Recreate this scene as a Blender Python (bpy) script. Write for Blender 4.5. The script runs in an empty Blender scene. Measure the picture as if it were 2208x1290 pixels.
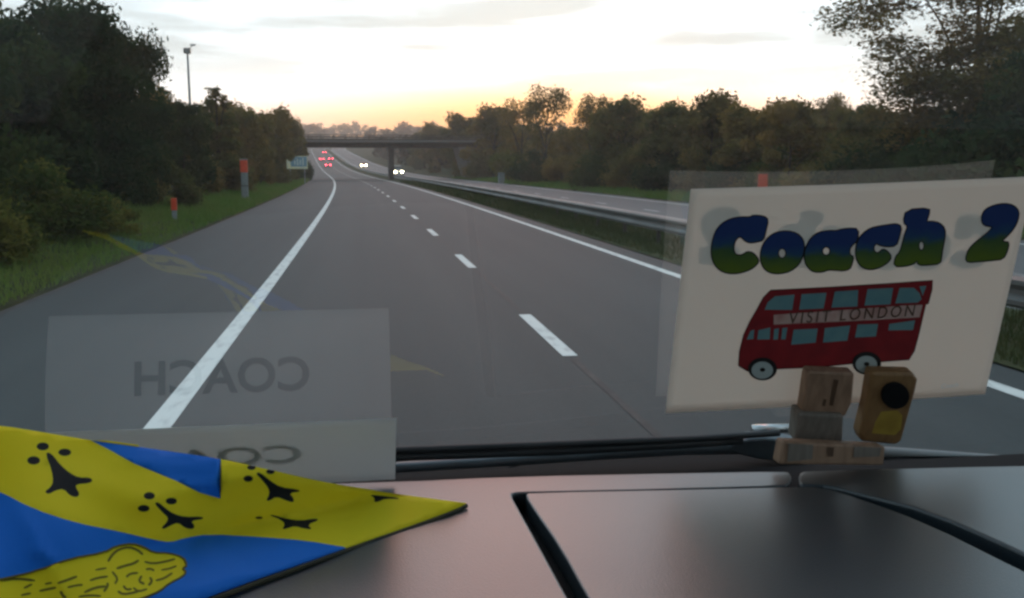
import bpy, bmesh, math, random
import numpy as np
from mathutils import Vector, Matrix, geometry
R = math.radians
scene = bpy.context.scene
COL = scene.collection

# ------------------------------------------------------------------ camera
F, CX, CY = 2000.0, 1104.0, 645.0          # focal length and centre in pixels of the 2208 x 1290 photograph
EYE = Vector((0.0, 0.0, 2.05))
YAW, PITCH = R(8.95), R(8.138)
cam = bpy.data.cameras.new("camera")
cam.sensor_width = 36.0
cam.lens = F / 2208.0 * 36.0
cam.clip_start, cam.clip_end = 0.02, 6000.0
cam_o = bpy.data.objects.new("camera", cam)
COL.objects.link(cam_o)
cam_o.location = EYE
cam_o.rotation_euler = (R(90) - PITCH, 0, -YAW)
scene.camera = cam_o
FW = Vector((math.sin(YAW) * math.cos(PITCH), math.cos(YAW) * math.cos(PITCH), -math.sin(PITCH)))
RT = Vector((math.cos(YAW), -math.sin(YAW), 0))
UP = RT.cross(FW)

# ------------------------------------------------------------------ sky, sun, exposure
SUN_AZ, SUN_EL = R(11.4), R(2.6)
SUNV = Vector((math.sin(SUN_AZ) * math.cos(SUN_EL), math.cos(SUN_AZ) * math.cos(SUN_EL), math.sin(SUN_EL)))
world = bpy.data.worlds.new("World")
scene.world = world
world.use_nodes = True
wt = world.node_tree
wt.nodes.clear()


def wn(t, **kw):
    n = wt.nodes.new(t)
    for k, v in kw.items():
        setattr(n, k, v)
    return n


def wm(op, a, b=None, clamp=False):
    n = wn("ShaderNodeMath", operation=op, use_clamp=clamp)
    for i, v in enumerate((a, b)):
        if v is None:
            continue
        if hasattr(v, "links"):
            wt.links.new(v, n.inputs[i])
        else:
            n.inputs[i].default_value = v
    return n.outputs[0]


def wmix(fac, a, b, mode="MIX"):
    n = wn("ShaderNodeMix", data_type="RGBA", blend_type=mode)
    n.clamp_factor = True
    for i, v in ((0, fac), (6, a), (7, b)):
        if hasattr(v, "links"):
            wt.links.new(v, n.inputs[i])
        elif isinstance(v, tuple):
            n.inputs[i].default_value = (*v, 1)
        else:
            n.inputs[i].default_value = v
    return n.outputs[2]


sky = wn("ShaderNodeTexSky", sky_type="NISHITA")
sky.sun_disc = False
sky.sun_elevation, sky.sun_rotation = SUN_EL, SUN_AZ
tc = wn("ShaderNodeTexCoord")
sep = wn("ShaderNodeSeparateXYZ")
wt.links.new(tc.outputs["Generated"], sep.inputs[0])
zz = wm("MAXIMUM", sep.outputs[2], 0.0)
dotn = wn("ShaderNodeVectorMath", operation="DOT_PRODUCT")
wt.links.new(tc.outputs["Generated"], dotn.inputs[0])
dotn.inputs[1].default_value = SUNV
dt = wm("MAXIMUM", dotn.outputs["Value"], 0.0)
g8 = wm("POWER", dt, 5.0)
g40 = wm("POWER", dt, 30.0)
low = wm("POWER", 2.71828, wm("MULTIPLY", wm("POWER", wm("MULTIPLY", zz, 1 / 0.062), 5.0), -1.0))
lowb = wm("POWER", 2.71828, wm("MULTIPLY", zz, -1 / 0.16))
base = wmix(wm("POWER", wm("SUBTRACT", 1.0, zz), 4.0), (0.30, 0.58, 0.82), (1.16, 1.36, 1.50))
dim = wm("MULTIPLY_ADD", dotn.outputs["Value"], 0.30)
dim.node.inputs[2].default_value = 0.70
base = wmix(1.0, base, dim, "MULTIPLY")
# stretched bands of cloud, seen only where they hang in the sky
mp = wn("ShaderNodeMapping")
wt.links.new(tc.outputs["Generated"], mp.inputs[0])
mp.inputs["Scale"].default_value = (2.6, 2.6, 21.0)
mp.inputs["Location"].default_value = (0.35, 0.2, 0.9)
nz = wn("ShaderNodeTexNoise")
wt.links.new(mp.outputs[0], nz.inputs[0])
nz.inputs["Scale"].default_value = 1.5
nz.inputs["Detail"].default_value = 6.0
nz.inputs["Roughness"].default_value = 0.5
cr = wn("ShaderNodeMapRange", interpolation_type="SMOOTHSTEP")
wt.links.new(nz.outputs[0], cr.inputs[0])
cr.inputs[1].default_value, cr.inputs[2].default_value = 0.40, 0.60
cloud_up = wn("ShaderNodeMapRange", interpolation_type="SMOOTHSTEP")
wt.links.new(zz, cloud_up.inputs[0])
cloud_up.inputs[1].default_value, cloud_up.inputs[2].default_value = 0.045, 0.13
glow = wmix(1.0, (1.6, 1.6, 1.6), g8, "MULTIPLY")
glow = wmix(1.0, glow, lowb, "MULTIPLY")
c1 = wmix(1.0, base, glow, "ADD")
cl = wm("MULTIPLY", cr.outputs[0], wm("MULTIPLY", cloud_up.outputs[0], 0.95))
c1 = wmix(cl, c1, (0.60, 0.76, 0.84))
g10 = wm("POWER", dt, 18.0)
low2 = wm("POWER", 2.71828, wm("MULTIPLY", wm("POWER", wm("MULTIPLY", zz, 1 / 0.088), 5.0), -1.0))
c2 = wmix(wm("MULTIPLY", low2, wm("POWER", dt, 34.0)), c1, (2.4, 1.12, 0.16))
c2 = wmix(wm("MULTIPLY", low, g10), c2, (2.2, 0.74, 0.03))
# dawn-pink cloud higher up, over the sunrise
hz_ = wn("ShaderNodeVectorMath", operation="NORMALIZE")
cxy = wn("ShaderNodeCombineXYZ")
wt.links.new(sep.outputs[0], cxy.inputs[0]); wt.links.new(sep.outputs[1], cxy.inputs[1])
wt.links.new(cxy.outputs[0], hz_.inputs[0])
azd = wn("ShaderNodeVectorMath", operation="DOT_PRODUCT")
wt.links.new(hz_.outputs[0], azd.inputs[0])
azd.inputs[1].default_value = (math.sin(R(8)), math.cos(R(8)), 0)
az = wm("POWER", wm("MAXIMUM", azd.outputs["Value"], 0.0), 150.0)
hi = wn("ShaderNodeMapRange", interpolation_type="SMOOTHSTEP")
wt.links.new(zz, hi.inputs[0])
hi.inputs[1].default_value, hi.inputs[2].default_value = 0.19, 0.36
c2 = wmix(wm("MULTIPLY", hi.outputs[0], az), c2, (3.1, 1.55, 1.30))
skyk = wmix(1.0, sky.outputs[0], (0.015, 0.015, 0.015), "MULTIPLY")
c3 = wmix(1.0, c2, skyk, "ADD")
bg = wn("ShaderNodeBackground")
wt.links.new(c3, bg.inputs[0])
bg.inputs[1].default_value = 1.0
wo = wn("ShaderNodeOutputWorld")
wt.links.new(bg.outputs[0], wo.inputs[0])

sun = bpy.data.lights.new("sun", "SUN")
sun.energy, sun.angle, sun.color = 1.6, R(0.6), (1.0, 0.62, 0.32)
sun_o = bpy.data.objects.new("sun", sun)
COL.objects.link(sun_o)
sun_o.location = (60, 300, 80)
sun_o.rotation_euler = (-SUNV).to_track_quat("-Z", "Y").to_euler()

scene.view_settings.view_transform = "Standard"
scene.view_settings.look = "None"
scene.view_settings.exposure = 0.36
scene.view_settings.gamma = 1.0
scene.cycles.filter_width = 2.7
scene.cycles.volume_step_rate = 4.0
scene.cycles.volume_bounces = 1
scene.cycles.max_bounces = 8
scene.cycles.transparent_max_bounces = 12
scene.cycles.sample_clamp_indirect = 6.0

rng = np.random.default_rng(11)
random.seed(11)


# ------------------------------------------------------------------ helpers: tags and meshes
def tag(o, label=None, cat=None, group=None, kind=None):
    if label: o["label"] = label
    if cat: o["category"] = cat
    if group: o["group"] = group
    if kind: o["kind"] = kind
    return o


def empty(name, loc, rz=0.0):
    o = bpy.data.objects.new(name, None)
    o.empty_display_size = 0.2
    COL.objects.link(o)
    o.location = loc
    o.rotation_euler = (0, 0, rz)
    return o


def link(name, me, parent=None):
    o = bpy.data.objects.new(name, me)
    COL.objects.link(o)
    if parent: o.parent = parent
    return o


class MB:
    def __init__(s):
        s.v, s.f, s.m = [], [], []

    def add(s, vs, fs, mi=0):
        k = len(s.v)
        s.v += [tuple(v) for v in vs]
        s.f += [tuple(i + k for i in f) for f in fs]
        s.m += [mi] * len(fs)
        return s

    def box(s, c, d, rz=0.0, mi=0, top=(1, 1)):
        cx, cy, cz = c
        hx, hy, hz = d[0] / 2, d[1] / 2, d[2] / 2
        ca, sa = math.cos(rz), math.sin(rz)
        vs = []
        for z, (tx, ty) in ((-hz, (1, 1)), (hz, top)):
            for x, y in ((-hx, -hy), (hx, -hy), (hx, hy), (-hx, hy)):
                x *= tx; y *= ty
                vs.append((cx + x * ca - y * sa, cy + x * sa + y * ca, cz + z))
        return s.add(vs, [(3, 2, 1, 0), (4, 5, 6, 7), (0, 1, 5, 4), (1, 2, 6, 5), (2, 3, 7, 6), (3, 0, 4, 7)], mi)

    def tube(s, pts, rad, n=8, mi=0, cap=True):
        pts = [Vector(p) for p in pts]
        vs, fs = [], []
        for i, p in enumerate(pts):
            a = pts[max(i - 1, 0)]; b = pts[min(i + 1, len(pts) - 1)]
            t = (b - a).normalized()
            x = t.cross(Vector((0, 0, 1)))
            if x.length < 0.05: x = t.cross(Vector((0, 1, 0)))
            x.normalize()
            y = t.cross(x)
            r = rad[i] if hasattr(rad, "__len__") else rad
            for k in range(n):
                an = 2 * math.pi * k / n
                vs.append(p + x * (r * math.cos(an)) + y * (r * math.sin(an)))
        for i in range(len(pts) - 1):
            for k in range(n):
                k2 = (k + 1) % n
                fs.append((i * n + k, i * n + k2, (i + 1) * n + k2, (i + 1) * n + k))
        if cap:
            fs.append(tuple(range(n - 1, -1, -1)))
            fs.append(tuple((len(pts) - 1) * n + k for k in range(n)))
        return s.add(vs, fs, mi)

    def prism(s, poly, ext, mi=0):
        n = len(poly)
        ext = Vector(ext)
        vs = [Vector(p) for p in poly] + [Vector(p) + ext for p in poly]
        fs = [tuple(range(n)), tuple(range(2 * n - 1, n - 1, -1))]
        fs += [((i + 1) % n, i, n + i, n + (i + 1) % n) for i in range(n)]
        return s.add(vs, fs, mi)

    def build(s, name, mats, parent=None, smooth=False, bevel=0.0, seg=2, fix=True):
        me = bpy.data.meshes.new(name)
        me.from_pydata(s.v, [], s.f)
        if not isinstance(mats, (list, tuple)): mats = [mats]
        for m in mats: me.materials.append(m)
        if len(mats) > 1: me.polygons.foreach_set("material_index", s.m)
        if fix:
            bm = bmesh.new(); bm.from_mesh(me)
            bmesh.ops.recalc_face_normals(bm, faces=bm.faces)
            bm.to_mesh(me); bm.free()
        if smooth:
            me.polygons.foreach_set("use_smooth", [True] * len(me.polygons))
        me.update()
        o = link(name, me, parent)
        if bevel:
            b = o.modifiers.new("bevel", "BEVEL")
            b.width, b.segments, b.limit_method, b.angle_limit = bevel, seg, "ANGLE", R(40)
        return o


def ray(px, py):
    return (FW + RT * ((px - CX) / F) + UP * ((CY - py) / F))


def onplane(px, py, p, n):
    d = ray(px, py)
    return EYE + d * ((Vector(p) - EYE).dot(n) / d.dot(n))


def onz(px, py, z):
    return onplane(px, py, (0, 0, z), Vector((0, 0, 1)))


def inpoly(x, y, poly):
    c = False
    j = len(poly) - 1
    for i in range(len(poly)):
        xi, yi = poly[i]; xj, yj = poly[j]
        if (yi > y) != (yj > y) and x < (xj - xi) * (y - yi) / (yj - yi) + xi: c = not c
        j = i
    return c


def smooth_poly(p, k=2, closed=True):
    for _ in range(k):
        q = []
        n = len(p)
        for i in range(n if closed else n - 1):
            a, b = p[i], p[(i + 1) % n]
            q += [(a[0] * .75 + b[0] * .25, a[1] * .75 + b[1] * .25), (a[0] * .25 + b[0] * .75, a[1] * .25 + b[1] * .75)]
        if not closed: q = [p[0]] + q + [p[-1]]
        p = q
    return p


def ellipse(cx, cy, rx, ry, n=28):
    return [(cx + rx * math.cos(2 * math.pi * i / n), cy + ry * math.sin(2 * math.pi * i / n)) for i in range(n)]


def grow(poly, d):
    n = len(poly)
    ar = sum(poly[i][0] * poly[(i + 1) % n][1] - poly[(i + 1) % n][0] * poly[i][1] for i in range(n))
    sg = 1 if ar > 0 else -1
    out = []
    for i in range(n):
        ax, ay = poly[i - 1]; bx, by = poly[(i + 1) % n]
        tx, ty = bx - ax, by - ay
        L = math.hypot(tx, ty) or 1
        out.append((poly[i][0] + sg * d * ty / L, poly[i][1] - sg * d * tx / L))
    return out


def cdt_regions(polys, grid=None):
    """Triangulate all outlines together: (points, triangles)."""
    pts, edges = [], []
    for p in polys:
        k = len(pts)
        pts += [Vector(q) for q in p]
        edges += [(k + i, k + (i + 1) % len(p)) for i in range(len(p))]
    if grid: pts += [Vector(q) for q in grid]
    v, e, f, *_ = geometry.delaunay_2d_cdt(pts, edges, [], 0, 1e-4)
    return v, f


# ------------------------------------------------------------------ materials
def mat(name, col=(.5, .5, .5), rough=.6, metal=0.0, spec=.5, noise=None, bump=None, emit=None, stretch=(1, 1, 1), coat=0.0):
    """noise = (scale, second colour, low, high): a procedural mottling between two real colours."""
    m = bpy.data.materials.new(name)
    m.use_nodes = True
    t = m.node_tree
    b = t.nodes["Principled BSDF"]
    b.inputs["Base Color"].default_value = (*col, 1)
    b.inputs["Roughness"].default_value = rough
    b.inputs["Metallic"].default_value = metal
    b.inputs["Specular IOR Level"].default_value = spec
    b.inputs["Coat Weight"].default_value = coat
    b.inputs["Coat Roughness"].default_value = .12 if coat < .6 else .38
    if emit:
        b.inputs["Emission Color"].default_value = (*emit[0], 1)
        b.inputs["Emission Strength"].default_value = emit[1]
    if noise or bump:
        tc = t.nodes.new("ShaderNodeTexCoord")
        mp = t.nodes.new("ShaderNodeMapping")
        mp.inputs["Scale"].default_value = stretch
        t.links.new(tc.outputs["Object"], mp.inputs[0])
    if noise:
        n = t.nodes.new("ShaderNodeTexNoise")
        n.inputs["Scale"].default_value = noise[0]
        n.inputs["Detail"].default_value = 6
        t.links.new(mp.outputs[0], n.inputs[0])
        r = t.nodes.new("ShaderNodeMapRange")
        r.inputs[1].default_value, r.inputs[2].default_value = noise[2], noise[3]
        t.links.new(n.outputs[0], r.inputs[0])
        x = t.nodes.new("ShaderNodeMix"); x.data_type = "RGBA"
        x.inputs[6].default_value = (*col, 1)
        x.inputs[7].default_value = (*noise[1], 1)
        t.links.new(r.outputs[0], x.inputs[0])
        t.links.new(x.outputs[2], b.inputs["Base Color"])
    if bump:
        n2 = t.nodes.new("ShaderNodeTexNoise")
        n2.inputs["Scale"].default_value = bump[0]
        n2.inputs["Detail"].default_value = 3
        t.links.new(mp.outputs[0], n2.inputs[0])
        bp = t.nodes.new("ShaderNodeBump")
        bp.inputs["Strength"].default_value = bump[1]
        bp.inputs["Distance"].default_value = bump[2]
        t.links.new(n2.outputs[0], bp.inputs["Height"])
        t.links.new(bp.outputs[0], b.inputs["Normal"])
    return m


def leaf_mat(name, a, b_, c, trans=.40):
    """Leaf colours vary from clump to clump (attribute 'tone') and from tree to tree."""
    m = bpy.data.materials.new(name)
    m.use_nodes = True
    t = m.node_tree
    t.nodes.clear()
    at = t.nodes.new("ShaderNodeAttribute"); at.attribute_name = "tone"
    oi = t.nodes.new("ShaderNodeObjectInfo")
    ad = t.nodes.new("ShaderNodeMath"); ad.operation = "MULTIPLY_ADD"
    t.links.new(oi.outputs["Random"], ad.inputs[0]); ad.inputs[1].default_value = 0.5
    ad2 = t.nodes.new("ShaderNodeMath"); ad2.operation = "MULTIPLY"
    t.links.new(at.outputs["Fac"], ad2.inputs[0]); ad2.inputs[1].default_value = 0.55
    t.links.new(ad2.outputs[0], ad.inputs[2])
    rp = t.nodes.new("ShaderNodeValToRGB")
    e = rp.color_ramp.elements
    e[0].position, e[0].color = 0.1, (*a, 1)
    e[1].position, e[1].color = 0.95, (*c, 1)
    k = e.new(0.5); k.color = (*b_, 1)
    t.links.new(ad.outputs[0], rp.inputs[0])
    d = t.nodes.new("ShaderNodeBsdfDiffuse")
    tr = t.nodes.new("ShaderNodeBsdfTranslucent")
    t.links.new(rp.outputs[0], d.inputs[0])
    t.links.new(rp.outputs[0], tr.inputs[0])
    mx = t.nodes.new("ShaderNodeMixShader"); mx.inputs[0].default_value = trans
    t.links.new(d.outputs[0], mx.inputs[1]); t.links.new(tr.outputs[0], mx.inputs[2])
    o = t.nodes.new("ShaderNodeOutputMaterial")
    t.links.new(mx.outputs[0], o.inputs[0])
    return m


def sheet_mat(name, col, trans, rough=.7):
    """Thin paper or cloth: partly lets light through."""
    m = bpy.data.materials.new(name)
    m.use_nodes = True
    t = m.node_tree
    b = t.nodes["Principled BSDF"]
    b.inputs["Base Color"].default_value = (*col, 1)
    b.inputs["Roughness"].default_value = rough
    b.inputs["Specular IOR Level"].default_value = .25
    tc = t.nodes.new("ShaderNodeTexCoord")
    n = t.nodes.new("ShaderNodeTexNoise"); n.inputs["Scale"].default_value = 420; n.inputs["Detail"].default_value = 2
    t.links.new(tc.outputs["Object"], n.inputs[0])
    bp = t.nodes.new("ShaderNodeBump"); bp.inputs["Strength"].default_value = .12; bp.inputs["Distance"].default_value = .001
    t.links.new(n.outputs[0], bp.inputs["Height"]); t.links.new(bp.outputs[0], b.inputs["Normal"])
    tr = t.nodes.new("ShaderNodeBsdfTranslucent"); tr.inputs[0].default_value = (*col, 1)
    mx = t.nodes.new("ShaderNodeMixShader"); mx.inputs[0].default_value = trans
    t.links.new(b.outputs[0], mx.inputs[1]); t.links.new(tr.outputs[0], mx.inputs[2])
    t.links.new(mx.outputs[0], t.nodes["Material Output"].inputs[0])
    return m


def asphalt_mat(name, col, col2):
    """Worn asphalt: wheel-track streaks along the road, broad patches and aggregate grain."""
    m = mat(name, col, rough=.66, spec=.32, bump=(60, .5, .012))
    t = m.node_tree
    b = t.nodes["Principled BSDF"]
    tc = t.nodes.new("ShaderNodeTexCoord")
    outs = []
    for sc_, st, dt_ in ((1.25, (1, .012, 1), 3), (.22, (1, .25, 1), 5), (24, (1, .35, 1), 3)):
        mp = t.nodes.new("ShaderNodeMapping"); mp.inputs["Scale"].default_value = st
        t.links.new(tc.outputs["Object"], mp.inputs[0])
        n = t.nodes.new("ShaderNodeTexNoise"); n.inputs["Scale"].default_value = sc_; n.inputs["Detail"].default_value = dt_
        t.links.new(mp.outputs[0], n.inputs[0])
        outs.append(n.outputs[0])
    f = None
    for o, w in zip(outs, (.95, .75, .55)):
        a = t.nodes.new("ShaderNodeMath"); a.operation = "MULTIPLY_ADD"
        t.links.new(o, a.inputs[0]); a.inputs[1].default_value = w
        if f is None: a.inputs[2].default_value = -.62
        else: t.links.new(f, a.inputs[2])
        f = a.outputs[0]
    x = t.nodes.new("ShaderNodeMix"); x.data_type = "RGBA"; x.clamp_factor = True
    x.inputs[6].default_value = (*col, 1); x.inputs[7].default_value = (*col2, 1)
    t.links.new(f, x.inputs[0])
    t.links.new(x.outputs[2], b.inputs["Base Color"])
    return m


M = {}
M["asphalt"] = asphalt_mat("asphalt", (.013, .023, .025), (.047, .058, .058))
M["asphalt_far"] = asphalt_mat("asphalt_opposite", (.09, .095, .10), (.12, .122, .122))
M["paint"] = mat("road_paint", (.70, .72, .68), .6, noise=(9, (.34, .35, .34), .50, .80), stretch=(1, .25, 1))
M["seal_and_shade"] = mat("joint_seal_and_shade", (.018, .018, .018), .7, noise=(3, (.05, .045, .04), .4, .7))
M["ground"] = mat("verge_ground", (.030, .038, .016), .95, spec=.1, noise=(.8, (.060, .058, .028), .35, .7), bump=(9, .6, .08))
M["median"] = mat("median_turf", (.040, .060, .022), .95, spec=.1, noise=(1.2, (.075, .070, .038), .35, .7), bump=(14, .6, .05))
M["bark"] = mat("bark", (.045, .036, .028), .9, spec=.15, noise=(8, (.075, .06, .048), .4, .7), bump=(20, .6, .02))
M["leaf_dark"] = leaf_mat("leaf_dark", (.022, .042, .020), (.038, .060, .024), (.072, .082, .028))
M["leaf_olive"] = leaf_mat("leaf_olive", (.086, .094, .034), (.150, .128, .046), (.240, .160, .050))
M["leaf_autumn"] = leaf_mat("leaf_autumn", (.110, .098, .038), (.175, .130, .046), (.28, .175, .050))
M["leaf_yellow"] = leaf_mat("leaf_yellow", (.060, .085, .022), (.125, .130, .030), (.210, .175, .040))
M["grass"] = leaf_mat("grass_blade", (.075, .165, .030), (.115, .200, .042), (.165, .205, .058), .4)
M["grass_dry"] = leaf_mat("grass_dry", (.052, .070, .022), (.075, .082, .032), (.11, .095, .045), .3)
M["wood_far"] = leaf_mat("wood_far", (.022, .020, .014), (.034, .028, .018), (.055, .038, .022), .15)
M["concrete"] = mat("bridge_concrete", (.17, .14, .125), .85, noise=(1.5, (.15, .135, .125), .4, .7), bump=(30, .3, .01))
M["bridge_steel"] = mat("bridge_weathered_steel", (.050, .030, .026), .7, noise=(2, (.090, .062, .050), .4, .7))
M["galv"] = mat("galvanised_steel", (.42, .43, .44), .38, metal=.85, noise=(4, (.30, .30, .31), .35, .7))
M["galv_old"] = mat("dull_galvanised", (.30, .31, .31), .6, metal=.3, noise=(5, (.2, .2, .2), .4, .7))
M["rail"] = mat("dirty_rail_steel", (.20, .185, .175), .5, metal=.35, noise=(3, (.12, .10, .09), .35, .7), stretch=(1, .2, 1))
M["grey_post"] = mat("grey_post_paint", (.23, .235, .23), .6, noise=(7, (.16, .165, .16), .42, .7))
M["orange_box"] = mat("orange_box_paint", (.80, .085, .030), .35, noise=(9, (.66, .06, .022), .4, .7), coat=.3)
M["white_face"] = mat("sign_cream", (.86, .72, .40), .4, noise=(3, (.62, .60, .50), .4, .65))
M["blue_face"] = mat("sign_blue", (.16, .28, .36), .4, noise=(4, (.26, .36, .40), .4, .65))
M["pale_face"] = mat("sign_pale", (.62, .64, .60), .4)
M["rubber"] = mat("black_rubber", (.012, .013, .015), .55, noise=(20, (.022, .022, .024), .4, .7))
M["black_gap"] = mat("black_plastic", (.007, .007, .008), .8, spec=.15, bump=(200, .2, .001))
M["wiper_metal"] = mat("wiper_dark_metal", (.11, .135, .155), .38, metal=.35, spec=.6, noise=(30, (.09, .10, .11), .4, .7))
M["silver"] = mat("bare_silver_metal", (.62, .63, .64), .25, metal=.9, noise=(40, (.5, .5, .5), .4, .7))
M["dash"] = mat("dashboard_vinyl", (.012, .022, .030), .38, spec=.9, noise=(5, (.017, .027, .034), .4, .7), bump=(620, .30, .0010), coat=.7)
M["cabin"] = mat("cabin_lining", (.45, .43, .42), .9, spec=.1, noise=(6, (.26, .25, .25), .4, .7))
M["cabin_dark"] = mat("cabin_carpet", (.030, .032, .036), .95, spec=.05, noise=(30, (.045, .045, .05), .4, .7))
M["paper"] = sheet_mat("white_paper", (.80, .79, .77), .42)
M["sign_paper"] = sheet_mat("cream_paper", (.84, .78, .71), .55)
M["ink"] = mat("black_ink", (.012, .010, .010), .5, noise=(60, (.02, .018, .016), .4, .7))
M["flag_yellow"] = sheet_mat("flag_yellow", (.98, .84, .026), .42)
M["flag_blue"] = sheet_mat("flag_blue", (.010, .190, .74), .25)
M["flag_black"] = sheet_mat("flag_black", (.006, .008, .010), .05)
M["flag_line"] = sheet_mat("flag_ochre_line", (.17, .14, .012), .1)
M["hem"] = mat("dark_hem", (.02, .02, .012), .8, noise=(50, (.05, .04, .01), .4, .7))
M["timber"] = mat("pale_timber", (.33, .20, .125), .6, noise=(5, (.22, .125, .075), .35, .7), stretch=(30, 30, 3), bump=(60, .2, .001))
M["timber_warm"] = mat("warm_timber", (.27, .145, .055), .55, noise=(5, (.19, .095, .035), .35, .7), stretch=(30, 30, 3), bump=(60, .2, .001))
M["timber_grey"] = mat("greyed_timber", (.20, .165, .135), .7, noise=(8, (.14, .115, .09), .35, .7), stretch=(30, 30, 4))
M["sticker"] = mat("yellow_sticker", (.46, .31, .045), .5, noise=(40, (.32, .20, .03), .4, .65))
M["stamp"] = mat("brown_stamp_ink", (.09, .045, .022), .6)
M["bus_red"] = mat("bus_red", (.30, .012, .016), .55, noise=(60, (.20, .008, .012), .35, .7))
M["bus_banner"] = mat("bus_banner_pink", (.60, .40, .34), .6, noise=(80, (.48, .24, .20), .45, .75))
M["bus_dark"] = mat("bus_dark_red", (.10, .008, .010), .6)
M["bus_glass"] = mat("bus_window_teal", (.13, .27, .29), .5, noise=(70, (.17, .31, .31), .4, .7))
M["hub"] = mat("hub_grey", (.45, .50, .47), .5)
M["faded"] = sheet_mat("letter_reverse", (.66, .78, .86), .65)
M["car_grey"] = mat("car_paint_grey", (.10, .105, .11), .3, spec=.6, coat=.5, noise=(3, (.12, .12, .125), .4, .7))
M["car_white"] = mat("car_paint_white", (.62, .62, .60), .3, spec=.6, coat=.5, noise=(3, (.55, .55, .53), .4, .7))
M["car_red"] = mat("car_paint_red", (.16, .03, .03), .3, spec=.6, coat=.5, noise=(3, (.13, .025, .025), .4, .7))
M["car_glass"] = mat("car_window", (.02, .024, .028), .08, spec=.8)
M["tyre"] = mat("tyre", (.02, .02, .02), .85, noise=(30, (.03, .03, .03), .4, .7))
M["head"] = mat("headlamp_lit", (.9, .85, .7), .3, emit=((1.0, .86, .55), 55))
M["tail"] = mat("tail_lamp_lit", (.5, .02, .02), .3, emit=((1.0, .06, .10), 22))
M["bird"] = mat("bird_dark", (.03, .03, .035), .8, noise=(30, (.05, .05, .05), .4, .7))

# letter colours run from blue at the top to green at the foot, as printed on the sign
lm = bpy.data.materials.new("letter_blue_to_green")
lm.use_nodes = True
_t = lm.node_tree
_a = _t.nodes.new("ShaderNodeAttribute"); _a.attribute_name = "tone"
_n = _t.nodes.new("ShaderNodeTexNoise"); _n.inputs["Scale"].default_value = 90
_tc = _t.nodes.new("ShaderNodeTexCoord"); _t.links.new(_tc.outputs["Object"], _n.inputs[0])
_m = _t.nodes.new("ShaderNodeMath"); _m.operation = "MULTIPLY_ADD"; _m.inputs[1].default_value = .22
_t.links.new(_n.outputs[0], _m.inputs[0]); _t.links.new(_a.outputs["Fac"], _m.inputs[2])
_r = _t.nodes.new("ShaderNodeValToRGB")
_e = _r.color_ramp.elements
_e[0].position, _e[0].color = .15, (.115, .17, .010, 1)
_e[1].position, _e[1].color = .72, (.008, .035, .16, 1)
_k = _e.new(.42); _k.color = (.055, .11, .03, 1)
_k = _e.new(.56); _k.color = (.014, .062, .15, 1)
_t.links.new(_m.outputs[0], _r.inputs[0])
_t.links.new(_r.outputs[0], _t.nodes["Principled BSDF"].inputs["Base Color"])
_t.nodes["Principled BSDF"].inputs["Roughness"].default_value = .55
M["letter"] = lm

# windscreen glass: clear, with the few per cent of mirror that clean glass has on its two faces
gm = bpy.data.materials.new("windscreen_glass")
gm.use_nodes = True
_t = gm.node_tree
_t.nodes.clear()
_lw = _t.nodes.new("ShaderNodeLayerWeight"); _lw.inputs[0].default_value = .5
_p = _t.nodes.new("ShaderNodeMath"); _p.operation = "POWER"; _p.inputs[1].default_value = 5
_t.links.new(_lw.outputs["Facing"], _p.inputs[0])
_q = _t.nodes.new("ShaderNodeMath"); _q.operation = "MULTIPLY_ADD"; _q.use_clamp = True
_q.inputs[1].default_value, _q.inputs[2].default_value = .9, .115
_t.links.new(_p.outputs[0], _q.inputs[0])
_tr = _t.nodes.new("ShaderNodeBsdfTransparent"); _tr.inputs[0].default_value = (.95, .975, .96, 1)
_gl = _t.nodes.new("ShaderNodeBsdfGlossy"); _gl.inputs["Roughness"].default_value = .035
_gl.inputs[0].default_value = (1, 1, 1, 1)
_mx = _t.nodes.new("ShaderNodeMixShader")
_t.links.new(_q.outputs[0], _mx.inputs[0]); _t.links.new(_tr.outputs[0], _mx.inputs[1]); _t.links.new(_gl.outputs[0], _mx.inputs[2])
_o = _t.nodes.new("ShaderNodeOutputMaterial"); _t.links.new(_mx.outputs[0], _o.inputs[0])
M["glass"] = gm

# ------------------------------------------------------------------ the road: centreline, profile, ground
K = 1.46e-4


def cx(y):
    if y <= 0: return 0.0
    if y < 220: return -K * y * y
    return -K * 220 * 220 - 2 * K * 220 * (y - 220) + (6e-4 * (y - 540) ** 2 if y > 540 else 0.0)


def zr(y):
    if y < 150: return 0.0
    if y < 369: return 8.9e-5 * (y - 150) ** 2
    z1 = 8.9e-5 * 219 ** 2
    if y < 1060: return z1 + .039 * (y - 369)
    return z1 + .039 * 691 - .03 * (y - 1060)


S_L0, S_L1, S_M0, S_M1, S_R1 = -5.15, 6.5, 6.5, 9.2, 18.3


def lat(s, y):
    """Height of the ground beside the road above the road."""
    if S_L0 <= s <= S_R1: return -.06
    if s < S_L0:
        d = S_L0 - s
        near = .04 + .07 * min(d, 4) + (.16 * min(max(d - 4, 0), 12))
        hill = .018 * max(d - 25, 0) * min(1, max(0, (y - 350) / 300))
        return near + hill
    d = s - S_R1
    return .03 + .03 * min(d, 3) + .10 * min(max(d - 3, 0), 12) - .006 * max(d - 40, 0)


YS = [-60, -20, 0] + [4 * i for i in range(1, 36)] + [144 + 8 * i for i in range(1, 45)] + [520 + 30 * i for i in range(24)] + [1350, 1550]


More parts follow.
